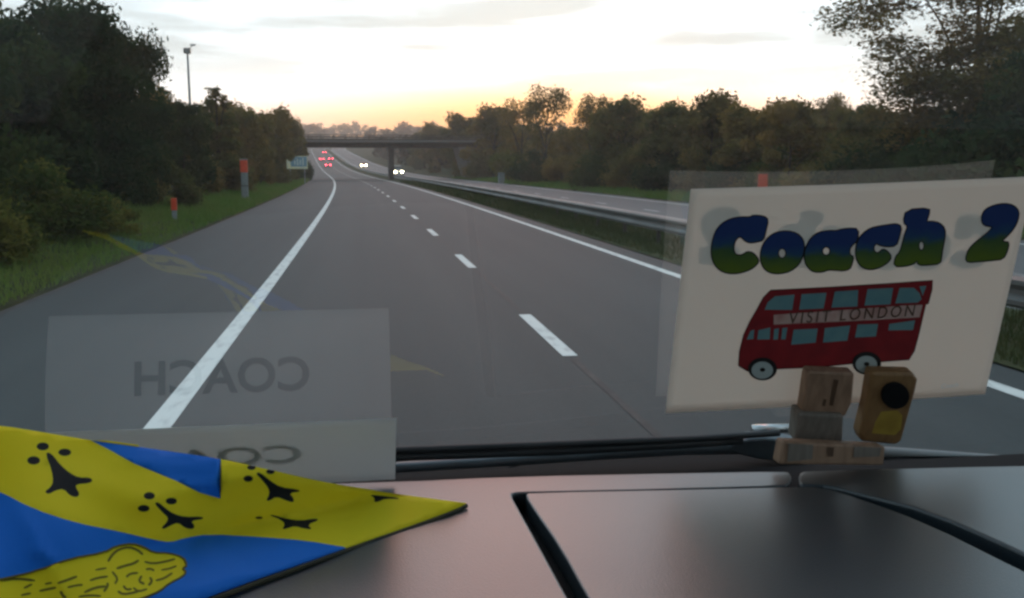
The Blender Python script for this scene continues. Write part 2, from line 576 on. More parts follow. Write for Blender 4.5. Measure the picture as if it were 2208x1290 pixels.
def strip(name, s0, s1, dz, m, y0=-60, y1=1050, ns=1, parent=None):
    mb = MB()
    ys = [y for y in YS if y0 <= y <= y1]
    vs, fs = [], []
    for y in ys:
        for k in range(ns + 1):
            s = s0 + (s1 - s0) * k / ns
            vs.append((cx(y) + s, y, zr(y) + dz))
    w = ns + 1
    for i in range(len(ys) - 1):
        for k in range(ns):
            fs.append((i * w + k, i * w + k + 1, (i + 1) * w + k + 1, (i + 1) * w + k))
    mb.add(vs, fs)
    return mb.build(name, m, parent, fix=False)


ss = [-900, -500, -300, -180, -110, -70, -45, -32, -24, -18, -14, -11, -9.5, -8, -6.8, -5.9, -5.152, -5.148, 0, 6, 12, 18.298, 18.302, 19.2, 20.3, 21.5, 23, 25, 28, 32, 38, 50, 75, 120, 200, 350, 600, 900]
mb = MB()
vs, fs = [], []
for y in YS:
    for s in ss:
        b = 0.0 if S_L0 - .5 < s < S_R1 + .5 else .07 * math.sin(s * 1.7 + y * .31) * math.sin(y * .57 + s)
        vs.append((cx(y) + s, y, zr(y) + lat(s, y) + b))
w = len(ss)
for i in range(len(YS) - 1):
    for k in range(w - 1):
        fs.append((i * w + k, i * w + k + 1, (i + 1) * w + k + 1, (i + 1) * w + k))
mb.add(vs, fs)
tag(mb.build("ground", M["ground"], smooth=True, fix=False), kind="structure")
tag(strip("road", S_L0, S_L1, 0.0, M["asphalt"], ns=6), kind="structure")
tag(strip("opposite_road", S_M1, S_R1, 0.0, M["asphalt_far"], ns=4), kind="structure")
tag(strip("central_reservation", S_M0 + .002, S_M1 - .002, .02, M["median"], ns=3), kind="structure")

mb = MB()


def mark(s0, s1, y0, y1, dz=.006):
    ys = sorted({y0, y1} | {y for y in YS if y0 < y < y1})
    vs = []
    for y in ys: vs += [(cx(y) + s0, y, zr(y) + dz), (cx(y) + s1, y, zr(y) + dz)]
    mb.add(vs, [(2 * i, 2 * i + 1, 2 * i + 3, 2 * i + 2) for i in range(len(ys) - 1)])


mark(-1.76, -1.55, -40, 700)
mark(5.74, 5.94, -40, 700)
mark(9.75, 9.93, -40, 700)
mark(17.2, 17.38, -40, 700)
for i in range(-2, 70):
    mark(2.10, 2.27, 9.7 + 9 * i, 12.6 + 9 * i)
    mark(13.45, 13.58, 5 + 9 * i, 7.2 + 9 * i)
tag(mb.build("road_markings", M["paint"], fix=False), kind="structure")
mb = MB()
for i in range(-2, 40):
    mark(2.15, 2.22, 12.75 + 9 * i, 18.55 + 9 * i, .004)
mark(-5.1, 6.4, 146.2, 148.0, .003)  # shade under the bridge, painted as a dark strip across the carriageway
mark(-5.15, -5.02, -40, 160, .004)
tag(mb.build("road_joints_and_bridge_shade", M["seal_and_shade"], fix=False), kind="structure")


# ------------------------------------------------------------------ grass
def blades(name, n, s0, s1, y0, y1, hh, label, m=M["grass"], pw=1.6):
    u = rng.random(n)
    y = y0 + (y1 - y0) * u ** pw
    s = s0 + (s1 - s0) * rng.random(n)
    sc = np.clip(y / 30, .7, 3.0)
    h = hh * (0.5 + rng.random(n)) * np.clip(sc, .8, 1.5)
    wd = .022 * sc * (0.7 + .6 * rng.random(n))
    an = rng.random(n) * 2 * np.pi
    lean = rng.normal(0, .35, (n, 2)) * h[:, None]
    X = np.array([cx(a) for a in y]) + s
    Z = np.array([zr(a) + max(lat(b, a), .02 if S_M0 < b < S_M1 else -.06) for a, b in zip(y, s)])
    co = np.zeros((n, 3, 3))
    co[:, 0] = np.stack([X - wd * np.cos(an), y - wd * np.sin(an), Z - .03], 1)
    co[:, 1] = np.stack([X + wd * np.cos(an), y + wd * np.sin(an), Z - .03], 1)
    co[:, 2] = np.stack([X + lean[:, 0], y + lean[:, 1], Z + h], 1)
    me = bpy.data.meshes.new(name)
    me.vertices.add(3 * n); me.loops.add(3 * n); me.polygons.add(n)
    me.vertices.foreach_set("co", co.ravel())
    me.loops.foreach_set("vertex_index", np.arange(3 * n))
    me.polygons.foreach_set("loop_start", np.arange(0, 3 * n, 3))
    me.polygons.foreach_set("loop_total", np.full(n, 3))
    patch = .5 + .5 * np.sin(X * 1.3 + y * .35) * np.sin(y * .21 + 1)
    tone = np.clip(.65 * patch + .45 * rng.random(n), 0, 1)
    a = me.attributes.new("tone", "FLOAT", "POINT")
    a.data.foreach_set("value", np.repeat(tone, 3))
    me.materials.append(m)
    me.update(); me.validate()
    o = link(name, me)
    return tag(o, label, "grass", kind="stuff")


blades("verge_grass", 52000, -9.8, -5.2, 9, 150, .17, "green grass growing along the verge left of the hard shoulder")
blades("median_grass", 26000, S_M0 + .1, S_M1 - .1, 7, 120, .17, "short dull grass in the strip under the crash barrier", M["grass_dry"])
blades("far_verge_grass", 26000, S_R1 + .1, 22.5, 18, 160, .20, "rough grass on the far verge beyond the opposite carriageway")


# ------------------------------------------------------------------ trees
def leaf_mesh(name, clumps, n, size, mats, flat=.0, droop=.0):
    """clumps: list of (centre, radii, tone). Leaves lie through each clump, denser towards its skin."""
    wts = np.array([c[1][0] * c[1][1] * c[1][2] for c in clumps]) ** .72
    wts /= wts.sum()
    idx = rng.choice(len(clumps), n, p=wts)
    C = np.array([c[0] for c in clumps])[idx]
    Rr = np.array([c[1] for c in clumps])[idx]
    T = np.array([c[2] for c in clumps])[idx]
    d = rng.normal(size=(n, 3)); d /= np.linalg.norm(d, axis=1)[:, None]
    r = rng.random(n) ** .45 * (1 + .22 * np.abs(rng.normal(size=n)) * (rng.random(n) < .35))
    P = C + d * Rr * r[:, None]
    P[:, 2] -= droop * rng.random(n) * Rr[:, 2]
    a = rng.normal(size=(n, 3)); a[:, 2] *= (1 - flat)
    a /= np.linalg.norm(a, axis=1)[:, None]
    b = np.cross(a, rng.normal(size=(n, 3))); b[:, 2] *= (1 - flat)
    b /= np.linalg.norm(b, axis=1)[:, None]
    s = size * (.55 + .9 * rng.random(n))[:, None]
    co = np.stack([P - a * s, P + b * s * .45, P + a * s, P - b * s * .45], 1)
    me = bpy.data.meshes.new(name)
    me.vertices.add(4 * n); me.loops.add(4 * n); me.polygons.add(n)
    me.vertices.foreach_set("co", co.ravel())
    me.loops.foreach_set("vertex_index", np.arange(4 * n))
    me.polygons.foreach_set("loop_start", np.arange(0, 4 * n, 4))
    me.polygons.foreach_set("loop_total", np.full(n, 4))
    at = me.attributes.new("tone", "FLOAT", "POINT")
    at.data.foreach_set("value", np.repeat(np.clip(T + .25 * (rng.random(n) - .5), 0, 1), 4))
    me.materials.append(mats)
    me.update(); me.validate()
    return me


def crown_clumps(n, rx, rz, z0, taper=.5, csize=.32, gap=0.0, squash=1.0):
    """clumps inside a uneven egg of half-width rx from z0 to z0 + rz."""
    out = []
    for i in range(n):
        t = random.random() ** .85
        half = rx * (1 - taper * abs(t - .38) ** 1.2 * 1.55) * (.75 + .35 * random.random())
        an = random.random() * 2 * math.pi
        q = half * (random.random() ** .5) * (.95 if random.random() > gap else 1.2)
        c = rx * csize * (.65 + .7 * random.random())
        out.append(((q * math.cos(an), q * math.sin(an), z0 + rz * t), (c, c, c * squash * (.6 + .4 * random.random())), random.random()))
    return out


def trunk_mesh(name, H, r0, clumps, nl=9, top=.72):
    mb = MB()
    pts, rr = [], []
    ph = random.random() * 6
    for i in range(7):
        t = i / 6
        pts.append((.03 * H * math.sin(ph + 3 * t) * t, .03 * H * math.cos(ph * 1.3 + 2.5 * t) * t, -.3 + (H * top + .3) * t))
        rr.append(r0 * (1.25 if i == 0 else 1) * (1 - .82 * t))
    mb.tube(pts, rr, 7)
    for c in random.sample(clumps, min(nl, len(clumps))):
        k = random.randint(2, 4)
        a = Vector(pts[k]); b = Vector(c[0])
        if b.z < a.z + .1: a = Vector(pts[1])
        m1 = a.lerp(b, .5) + Vector((0, 0, .06 * H * random.random()))
        mb.tube([a, m1, b], [rr[k] * .55, rr[k] * .35, .012], 5, cap=False)
        for _ in range(2):
            e = b + Vector((random.uniform(-1, 1), random.uniform(-1, 1), random.uniform(-.2, .9))) * c[1][0] * 1.1
            mb.tube([m1.lerp(b, .5), e], [rr[k] * .2, .006], 4, cap=False)
    me = bpy.data.meshes.new(name)
    me.from_pydata(mb.v, [], mb.f)
    me.materials.append(M["bark"])
    me.polygons.foreach_set("use_smooth", [True] * len(me.polygons))
    me.update()
    return me


# all prototypes are ten metres tall and are scaled where they stand
def proto(kind, n_cl, rx, n_leaf, size, mats, z0=1.2, rz=8.6, **kw):
    lf = {k: kw.pop(k) for k in ("flat", "droop") if k in kw}
    tm = kw.pop("trunk_r", .2)
    cl_ = crown_clumps(n_cl, rx, rz, z0, **kw)
    return (leaf_mesh("crown", cl_, n_leaf, size, mats, **lf), trunk_mesh("trunk", 10, tm, cl_))


LM = [M["leaf_dark"], M["leaf_olive"], M["leaf_autumn"], M["leaf_yellow"]]
PROTO = {
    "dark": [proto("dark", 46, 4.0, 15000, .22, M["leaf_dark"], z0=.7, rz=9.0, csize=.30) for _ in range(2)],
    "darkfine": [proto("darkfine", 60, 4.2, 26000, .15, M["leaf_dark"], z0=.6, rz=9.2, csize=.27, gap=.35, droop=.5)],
    "olive": [proto("olive", 40, 3.9, 11000, .25, M["leaf_olive"], z0=.6, rz=9.0, csize=.31) for _ in range(3)],
    "autumn": [proto("autumn", 40, 3.9, 10000, .26, M["leaf_autumn"], z0=.6, rz=9.0, csize=.31, gap=.2) for _ in range(2)],
    "airy": [proto("airy", 38, 3.6, 4300, .16, M["leaf_autumn"], z0=1.6, rz=8.2, csize=.26, gap=.5) for _ in range(2)],
    "bigairy": [proto("bigairy", 150, 4.4, 85000, .095, M["leaf_olive"], z0=2.2, rz=7.6, csize=.24, gap=.4, flat=.75, trunk_r=.20, squash=.55)],
}


def pine_proto():
    cl_ = []
    for lev in range(13):
        z = 1.6 + lev * .62
        rad = 3.0 * (1 - lev / 14.5) * random.uniform(.75, 1.15) + .35
        for k in range(6):
            an = random.random() * 6.28
            q = rad * (.45 + .55 * random.random())
            cl_.append(((q * math.cos(an), q * math.sin(an), z + random.uniform(-.35, .35)), (rad * .40, rad * .40, .30 + .2 * random.random()), random.random()))
    return (leaf_mesh("crown", cl_, 9000, .20, M["leaf_olive"], flat=.35), trunk_mesh("trunk", 10, .2, cl_, 16, .95))


PROTO["pine"] = [pine_proto()]


def bush_proto(mats, n=7000, size=.30):
    cl_ = []
    for i in range(26):
        an = random.random() * 6.28
        q = 5.2 * random.random() ** .6
        z = (1 - (q / 6.4) ** 2) * 8.0 * (.35 + .6 * random.random())
        c = 1.8 * (.7 + .6 * random.random())
        cl_.append(((q * math.cos(an), q * math.sin(an), z), (c, c, c * .8), random.random()))
    return (leaf_mesh("foliage", cl_, n, size, mats, droop=.6), trunk_mesh("stem", 6, .22, cl_, 8, .6))


PROTO["bush_olive"] = [bush_proto(M["leaf_olive"]) for _ in range(2)]
PROTO["bush_yellow"] = [bush_proto(M["leaf_yellow"], 12000, .24)]
PROTO["bush_dark"] = [bush_proto(M["leaf_dark"], 9000, .27)]
PROTO["bush_autumn"] = [bush_proto(M["leaf_autumn"])]


def gz(x, y):
    s = x - cx(y)
    return zr(y) + max(lat(s, y), -.02)


def plant(name, kind, var, x, y, h, wfac, label, cat, group, rz=None):
    crown, trunk = PROTO[kind][var % len(PROTO[kind])]
    o = empty(name, (x, y, gz(x, y)), random.random() * 6.28 if rz is None else rz)
    bush = kind.startswith("bush")
    c = link("foliage" if bush else "crown", crown, o)
    t = link("stem" if bush else "trunk", trunk, o)
    k = h / (8.0 if bush else 10.0)
    for q in (c, t): q.scale = (k * wfac, k * wfac, k)
    tag(o, label, cat, group)
    return o


def atpx(px, y):
    d = ray(px, 359)
    return d.x / d.y * y


def tall(px, y, top):
    """height of a thing at distance y whose top shows at row top"""
    x = atpx(px, y)
    d = ray(px, top)
    return x, EYE.z + d.z / d.y * y - gz(x, y)


GL, GR = "trees along the left verge", "trees along the right verge"
left = [  # px, distance, top row, width factor, kind, label
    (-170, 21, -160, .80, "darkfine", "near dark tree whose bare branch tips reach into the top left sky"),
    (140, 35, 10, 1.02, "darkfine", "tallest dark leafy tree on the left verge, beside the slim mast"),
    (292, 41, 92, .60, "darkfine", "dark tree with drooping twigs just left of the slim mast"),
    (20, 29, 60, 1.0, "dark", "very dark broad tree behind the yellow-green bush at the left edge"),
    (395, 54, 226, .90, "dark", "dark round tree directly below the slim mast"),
    (470, 63, 178, .95, "pine", "pine with layered branches against the bright sky, left verge"),
    (535, 78, 236, .85, "olive", "olive tree right of the layered pine, left verge"),
    (588, 96, 244, .90, "olive", "brown-green tree above the small blue and cream sign"),
    (632, 122, 264, .75, "olive", "small olive tree at the left end of the bridge deck"),
]
for px, y, top, wf, kd, lb in left:
    x, h = tall(px, y, top)
    plant("roadside_tree" if kd != "pine" else "pine_tree", kd, 0 if kd != "olive" else int(px) % 3, x, y, h, wf, lb, "tree", GL)
for i, (px, y, top, wf) in enumerate([(60, 46, 60, 1.1), (230, 52, 90, 1.1), (420, 72, 232, 1.2), (500, 90, 232, 1.2), (560, 118, 252, 1.2), (610, 150, 268, 1.1), (330, 60, 205, 1.1)]):
    x, h = tall(px, y, top)
    plant("roadside_tree", ("dark", "olive")[i > 2], i, x, y, h, wf, "dark green tree standing further back in the thicket left of the road", "tree", "back trees left of the road")

right = [
    (905, 250, 288, .9, "olive", "small far tree just right of the bridge pier on the skyline"),
    (940, 215, 272, 1.0, "autumn", "low domed tree on the skyline above the right part of the bridge"),
    (1000, 172, 252, 1.0, "autumn", "brown tree behind the right end of the bridge deck"),
    (1065, 140, 240, 1.05, "autumn", "reddish-brown tree at the right end of the bridge deck"),
    (1178, 104, 184, .82, "airy", "tall airy tree with the bright sunrise glowing through its crown"),
    (1125, 118, 214, .95, "airy", "thin-leaved tree left of the tall one with sunrise behind it"),
    (1275, 88, 204, .85, "airy", "thin rust-tinged tree right of the tall airy tree with the sunrise"),
    (1340, 78, 222, 1.1, "olive", "broad olive tree with a rounded top, right of the rust-tinged one"),
    (1440, 66, 232, 1.15, "olive", "low wide olive tree above the crash barrier bend, left of the paper sign"),
    (1535, 60, 214, .95, "autumn", "brown tree with a knobbly top above the first letter of the paper sign"),
    (1620, 55, 240, 1.15, "olive", "olive tree above the middle of the paper sign, beside an orange-topped post"),
    (1700, 50, 228, 1.0, "autumn", "brownish tree above the last letters of the paper sign"),
    (1785, 60, 202, .80, "airy", "small tree with a separate dark tuft poking above the skyline"),
    (1850, 44, 236, 1.2, "olive", "dark olive tree left of the trunk of the very tall airy tree"),
    (2085, 36, -230, .86, "bigairy", "very tall airy tree rising out of the picture above the paper sign"),
    (2190, 31, 120, .80, "dark", "dark dense tree at the far right edge above the paper sign"),
]
for px, y, top, wf, kd, lb in right:
    x, h = tall(px, y, top)
    plant("roadside_tree", kd, int(px) % 3, x, y, h, wf, lb, "tree", GR)
for i, (px, y, top, wf) in enumerate([(965, 250, 284, 1.4), (1040, 190, 262, 1.4), (1110, 150, 278, 1.3), (1200, 128, 292, 1.4), (1250, 112, 285, 1.4), (1310, 100, 246, 1.3),
                                       (1400, 88, 246, 1.4), (1490, 78, 246, 1.4), (1580, 72, 244, 1.4), (1670, 66, 244, 1.4), (1760, 60, 240, 1.4), (1840, 56, 246, 1.4), (1920, 52, 244, 1.4), (2010, 48, 240, 1.4), (2110, 44, 226, 1.3), (2210, 40, 205, 1.3)]):
    x, h = tall(px, y, top)
    plant("roadside_tree", ("olive", "autumn", "olive")[i % 3] if i < 12 else "dark", i, x, y, h, wf, "brown-green tree standing further back in the wood right of the road", "tree", "back trees right of the road")

GB = "bushes along the verges"
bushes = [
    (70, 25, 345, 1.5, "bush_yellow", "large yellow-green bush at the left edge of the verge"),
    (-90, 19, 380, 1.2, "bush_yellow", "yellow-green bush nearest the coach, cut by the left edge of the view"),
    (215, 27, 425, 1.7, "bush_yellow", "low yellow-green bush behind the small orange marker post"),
    (330, 43, 335, 1.2, "bush_olive", "olive bush between the small orange marker post and the tallest dark tree"),
    (430, 58, 330, 1.0, "bush_autumn", "brown bush behind the tall post with the orange head"),
    (485, 66, 325, .9, "bush_olive", "olive bush just left of the tall post with the orange head, set back"),
    (560, 84, 328, .8, "bush_autumn", "brownish bush between the orange-headed post and the blue and cream sign"),
    (600, 116, 326, .8, "bush_olive", "olive bush behind the blue and cream sign"),
    (652, 140, 330, .6, "bush_dark", "dark bush at the foot of the left end of the bridge"),
]
for px, y, top, wf, kd, lb in bushes:
    x, h = tall(px, y, top)
    plant("roadside_bush", kd, int(px) % 2, x, y, h, wf * .9, lb, "bush", GB)
rb = [
    (1042, 142, 330, 1.1, "bush_olive", "olive bush at the foot of the right bridge pier"),
    (1095, 118, 322, 1.1, "bush_yellow", "yellowish bush just right of the bridge end, above the opposite road"),
    (1160, 104, 318, 1.1, "bush_dark", "dark bush below the glowing sunrise"),
    (1215, 96, 330, 1.1, "bush_autumn", "orange-brown bush beside the opposite road below the sunrise"),
    (1262, 88, 336, 1.1, "bush_autumn", "orange-brown low bush left of the darkest bush by the opposite road"),
    (1325, 78, 300, 1.2, "bush_dark", "darkest bush standing at the edge of the opposite road"),
    (1390, 72, 316, 1.2, "bush_olive", "olive bush right of the darkest bush by the opposite road"),
    (1450, 64, 320, 1.2, "bush_dark", "dark bush just left of the top corner of the paper sign"),
    (1530, 62, 318, 1.2, "bush_olive", "olive bush showing over the left part of the paper sign"),
    (1610, 56, 312, 1.2, "bush_dark", "dark bush behind the orange-topped post over the paper sign"),
    (1720, 51, 306, 1.2, "bush_yellow", "yellow-tinged bush over the middle of the paper sign"),
    (1830, 42, 302, 1.3, "bush_olive", "olive bush over the right half of the paper sign"),
    (1940, 38, 262, 1.3, "bush_dark", "dark high bush below the very tall airy tree"),
    (2080, 34, 232, 1.3, "bush_dark", "dark high bush right of the foot of the very tall airy tree"),
    (2200, 30, 196, 1.3, "bush_dark", "black-green bush at the right edge above the paper sign"),
]
for px, y, top, wf, kd, lb in rb:
    x, h = tall(px, y, top)
    plant("roadside_bush", kd, int(px) % 2, x, y, h, wf, lb, "bush", GB)

# the wood on the hill far ahead reads as one mass
cl_ = []
for i in range(620):
    y = random.uniform(420, 1150)
    s = random.uniform(-330, 300)
    if -13 < s < 30: continue
    if y < 620 and (s > 90 or s < -60): continue
    x = cx(y) + s
    h = random.uniform(8, 14) * (.75 if y < 600 else 1)
    if random.random() < .12: h *= 1.3
    z = zr(y) + lat(s, y)
    t = random.random()
    for k in range(5):
        cl_.append(((x + random.uniform(-3, 3), y + random.uniform(-3, 3), z + h * (.2 + .17 * k)), (h * .30, h * .30, h * .18), t))
for i in range(150):
    y = random.uniform(175, 430)
    s_ = random.uniform(23, 75)
    x = cx(y) + s_
    h = random.uniform(5, 9)
    z = zr(y) + lat(s_, y)
    t = random.random()
    for k in range(5):
        cl_.append(((x + random.uniform(-2, 2), y + random.uniform(-2, 2), z + h * (.2 + .17 * k)), (h * .32, h * .32, h * .18), t))
hw = link("hillside_wood", leaf_mesh("hillside_wood", cl_, 110000, .95, M["wood_far"]))
tag(hw, "hazy brown wood covering the hill beyond the bridge", "wood", kind="stuff")

# ------------------------------------------------------------------ crash barrier
mb = MB()
prof = [(-.10, .36), (-.155, .40), (-.155, .455), (-.085, .52), (-.085, .58), (-.155, .645), (-.155, .70), (-.10, .745),
        (.10, .745), (.155, .70), (.155, .645), (.085, .58), (.085, .52), (.155, .455), (.155, .40), (.10, .36)]
bys = [y for y in YS if -20 <= y <= 700]
n = len(prof)
vs = []
for y in bys: vs += [(cx(y) + 7.85 + a, y, zr(y) + b) for a, b in prof]
fs = []
for i in range(len(bys) - 1):
    fs += [(i * n + k, i * n + (k + 1) % n, (i + 1) * n + (k + 1) % n, (i + 1) * n + k) for k in range(n)]
mb.add(vs, fs)
barrier = empty("crash_barrier", (7.85, 20, 0))
bo = mb.build("rail", M["rail"], None)
bo.parent = barrier; bo.matrix_parent_inverse = Matrix.Translation((-7.85, -20, 0))
pm = MB().box((0, 0, .3), (.08, .12, .74)).build("post", M["bridge_steel"], barrier)
pm.location = (0, -12, 0)
for i in range(1, 46):
    y = 8 + i * 3.2
    p = pm.copy(); COL.objects.link(p); p.parent = barrier
    p.location = (cx(y), y - 20, zr(y))
tag(barrier, "long grey steel crash barrier in the grass between the two carriageways", "crash barrier")

# ------------------------------------------------------------------ overbridge
BY = 152.0
bridge = empty("road_bridge", (cx(BY), BY, 0))
bx0, bx1 = -19.0, 24.0
mb = MB()
for dy in (-3.2, -1.1, 1.1, 3.2):
    mb.prism([(bx0, dy - .25, 5.05), (bx1, dy - .25, 5.05), (bx1, dy - .25, 5.72), (bx0, dy - .25, 5.72)], (0, .5, 0))
mb.build("deck_beam", M["bridge_steel"], bridge)
mb = MB().box((2.5, 0, 5.90), (bx1 - bx0, 9.0, .36))
mb.build("deck", M["concrete"], bridge, bevel=.04)
for sy in (-4.3, 4.3):
    mb = MB().box((2.5, sy, 6.50), (bx1 - bx0, .10, .10)).box((2.5, sy, 6.86), (bx1 - bx0, .10, .10))
    mb.box((2.5, sy, 6.18), (bx1 - bx0, .14, .2))
    for k in range(23): mb.box((bx0 + 1 + k * 1.85, sy, 6.5), (.1, .1, .7))
    mb.build("parapet", M["bridge_steel"], bridge)
pierm = MB().box((0, 0, 2.5), (.85, 6.4, 5.06)).box((0, 0, 4.95), (1.3, 7.6, .2)).build("pier", M["bridge_steel"], bridge, bevel=.05)
pierm.location = (7.6, 0, 0)
mb = MB()
mb.prism([(18.0, -4.4, 5.06), (20.6, -4.4, 5.06), (21.6, -4.4, -.4), (19.6, -4.4, -.4)], (0, 8.8, 0))
mb.build("abutment", M["concrete"], bridge, bevel=.05)
mb = MB()
mb.prism([(-7.6, -4.4, 5.06), (-5.8, -4.4, 5.06), (-5.8, -4.4, -.4), (-7.6, -4.4, -.4)], (0, 8.8, 0))
mb.build("abutment", M["concrete"], bridge, bevel=.05)
tag(bridge, "dark low road bridge crossing over both carriageways on one central pier", "bridge")

# ------------------------------------------------------------------ posts, sign, masts
px_, y_ = 526, 54.0
x_ = atpx(px_, y_)
ph = empty("phone_post", (x_, y_, gz(x_, y_)))
mb = MB().box((0, 0, .78), (.36, .26, 1.66)); mb.build("column", M["grey_post"], ph, bevel=.03)
MB().box((0, 0, .86), (.375, .275, .04)).build("band", M["rubber"], ph)
MB().box((0, 0, 1.96), (.40, .30, .72)).build("orange_head", M["orange_box"], ph, bevel=.04)
MB().box((0, 0, 2.315), (.43, .33, .06), top=(.85, .85)).build("cap", M["grey_post"], ph, bevel=.015)
MB().box((0, -.156, 1.92), (.26, .014, .36)).build("door", M["orange_box"], ph, bevel=.006)
tag(ph, "tall grey roadside post with a bright orange head on the left verge", "phone post")


def marker(px, y, h, label, w=.20):
    x = atpx(px, y)
    o = empty("marker_post", (x, y, gz(x, y)))
    MB().box((0, 0, h * .32), (w * .8, .07, h * .76)).build("stake", M["galv_old"], o, bevel=.012)
    MB().box((0, -.005, h * .72), (w, .085, h * .5), top=(.92, 1)).build("reflector", M["orange_box"], o, bevel=.012)
    tag(o, label, "marker post", "small marker posts")


marker(371, 34, .85, "short orange marker post in the grass by the left hard shoulder")
marker(1646, 43.5, 1.66, "orange-topped post on the far verge just above the paper sign", .5)

px_, y_ = 641, 108.0
x_ = atpx(px_, y_)
sg = empty("road_sign", (x_, y_, gz(x_, y_)))
zb = EYE.z + (ray(px_, 364).z / ray(px_, 364).y) * y_ - gz(x_, y_)
MB().box((0, 0, zb + .68), (2.30, .06, 1.42)).build("panel", M["white_face"], sg, bevel=.02)
MB().box((.18, -.036, zb + .78), (1.78, .012, 1.1)).build("blue_field", M["blue_face"], sg)
mb = MB()
for k, (a, b) in enumerate(((-.35, .5), (-.05, .75), (.25, .55), (.55, .8))): mb.box((a + .1, -.047, zb + .62 + b * .2), (.13, .01, b))
mb.build("legend", M["pale_face"], sg)
for a in (-.8, .8): MB().tube([(a, .07, -.3), (a, .07, zb + 1.3)], .05, 8).build("post", M["galv_old"], sg)
tag(sg, "small blue and cream road sign on two posts left of the bridge", "road sign")

px_, y_ = 416, 92.0
x_ = atpx(px_, y_)
H_ = EYE.z + ray(px_, 112).z / ray(px_, 112).y * y_ - gz(x_, y_)
ms = empty("camera_mast", (x_, y_, gz(x_, y_)))
MB().tube([(0, 0, -.3), (0, 0, H_ * .5), (0, 0, H_)], [.17, .13, .09], 10).build("pole", M["galv_old"], ms, smooth=True)
MB().box((-.02, 0, H_ + .08), (.62, .5, .50)).build("camera_housing", M["grey_post"], ms, bevel=.06)
MB().tube([(.15, 0, H_ + .3), (.5, 0, H_ + .55)], .035, 6).box((.52, 0, H_ + .62), (.48, .14, .14)).build("antenna_arm", M["galv_old"], ms)
tag(ms, "slim grey mast with a camera box rising above the left trees", "mast")

px_, y_ = 1081, 112.0
x_ = atpx(px_, y_)
sb = empty("verge_cabinet", (x_, y_, gz(x_, y_)), .2)
MB().box((0, 0, .62), (.72, .4, 1.3)).build("cabinet_body", M["grey_post"], sb, bevel=.03)
MB().box((0, 0, 1.30), (.80, .48, .07)).build("lid", M["galv_old"], sb, bevel=.01)
tag(sb, "small grey cabinet on the right verge just right of the bridge", "cabinet")

bd = MB()
d = ray(629, 157)
bp_ = EYE + d * (120 / d.y)
bd.tube([(-.18, 0, 0), (0, 0, .02), (.2, 0, .01)], [.01, .06, .015], 6)
bd.add([(0, -.04, .03), (.10, .02, .03), (.03, -.45, .12), (.08, -.43, .12)], [(0, 1, 3, 2)])
bd.add([(0, .04, .03), (.10, -.02, .03), (.03, .45, .12), (.08, .43, .12)], [(0, 2, 3, 1)])
bo = bd.build("bird", M["bird"])
bo.location = bp_; bo.rotation_euler = (0, 0, 1.2)
tag(bo, "tiny dark bird gliding in the bright sky above the bridge", "bird")


# ------------------------------------------------------------------ vehicles
def car(name, paint, lamps, W=1.75, L=4.2, van=False):
    o = empty(name, (0, 0, 0))
    hw_ = W / 2
    if van:
        low = [(-L / 2, .35), (L / 2, .35), (L / 2, 1.0), (L / 2 - .5, 1.12), (L / 2 - 1.0, 1.2), (-L / 2, 1.2)]
        cab = [(-L / 2 + .02, 1.2), (L / 2 - 1.0, 1.2), (L / 2 - 1.65, 1.95), (-L / 2 + .06, 1.98)]
    else:
        low = [(-L / 2, .32), (L / 2, .30), (L / 2 + .03, .62), (L / 2 - .25, .80), (L / 2 - 1.15, .90), (-L / 2 + .3, .93), (-L / 2 - .02, .82)]
        cab = [(-L / 2 + .38, .92), (L / 2 - 1.2, .90), (L / 2 - 1.9, 1.38), (-L / 2 + 1.0, 1.42)]
    MB().prism([(-hw_, a, b) for a, b in low], (W, 0, 0)).build("body", paint, o, bevel=.07, seg=3)
    g = .80
    mbv = MB()
    n = len(cab)
    vs = [(-hw_ * (.95 if i < 2 else g), a, b) for i, (a, b) in enumerate(cab)] + [(hw_ * (.95 if i < 2 else g), a, b) for i, (a, b) in enumerate(cab)]
    mbv.add(vs, [tuple(range(n)), tuple(range(2 * n - 1, n - 1, -1))] + [((i + 1) % n, i, n + i, n + (i + 1) % n) for i in range(n)])
    mbv.build("window", M["car_glass"], o, bevel=.03)
    z = cab[2][1]
    MB().box((0, (cab[2][0] + cab[3][0]) / 2, z + .02), (W * g * .98, abs(cab[2][0] - cab[3][0]) * .97, .07)).build("roof", paint, o, bevel=.03)
    for sx in (-1, 1):
        for yy in (-L / 2 + .75, L / 2 - .8):
            MB().tube([(sx * (hw_ - .17), yy, .31), (sx * (hw_ + .01), yy, .31)], .31, 14).build("wheel", M["tyre"], o)
        yl = L / 2 + .02
        zl = .66 if not van else .78
        if "h" in lamps:
            MB().box((sx * (hw_ - .27), yl, zl), (.46, .09, .26)).build("headlight", M["head"], o, bevel=.02)
        if "t" in lamps:
            MB().box((sx * (hw_ - .24), -yl, zl + .12), (.34, .07, .22)).build("tail_light", M["tail"], o, bevel=.02)
    return o


GV = "vehicles ahead on the motorway"


def put(o, s, y, flip, label, cat):
    o.location = (cx(y) + s, y, zr(y) + .01)
    hd = math.atan2(cx(y + 2) - cx(y - 2), 4)
    o.rotation_euler = (math.atan2(zr(y + 2) - zr(y - 2), 4) * (-1 if flip else 1), 0, -hd + (math.pi if flip else 0))
    tag(o, label, cat, GV)


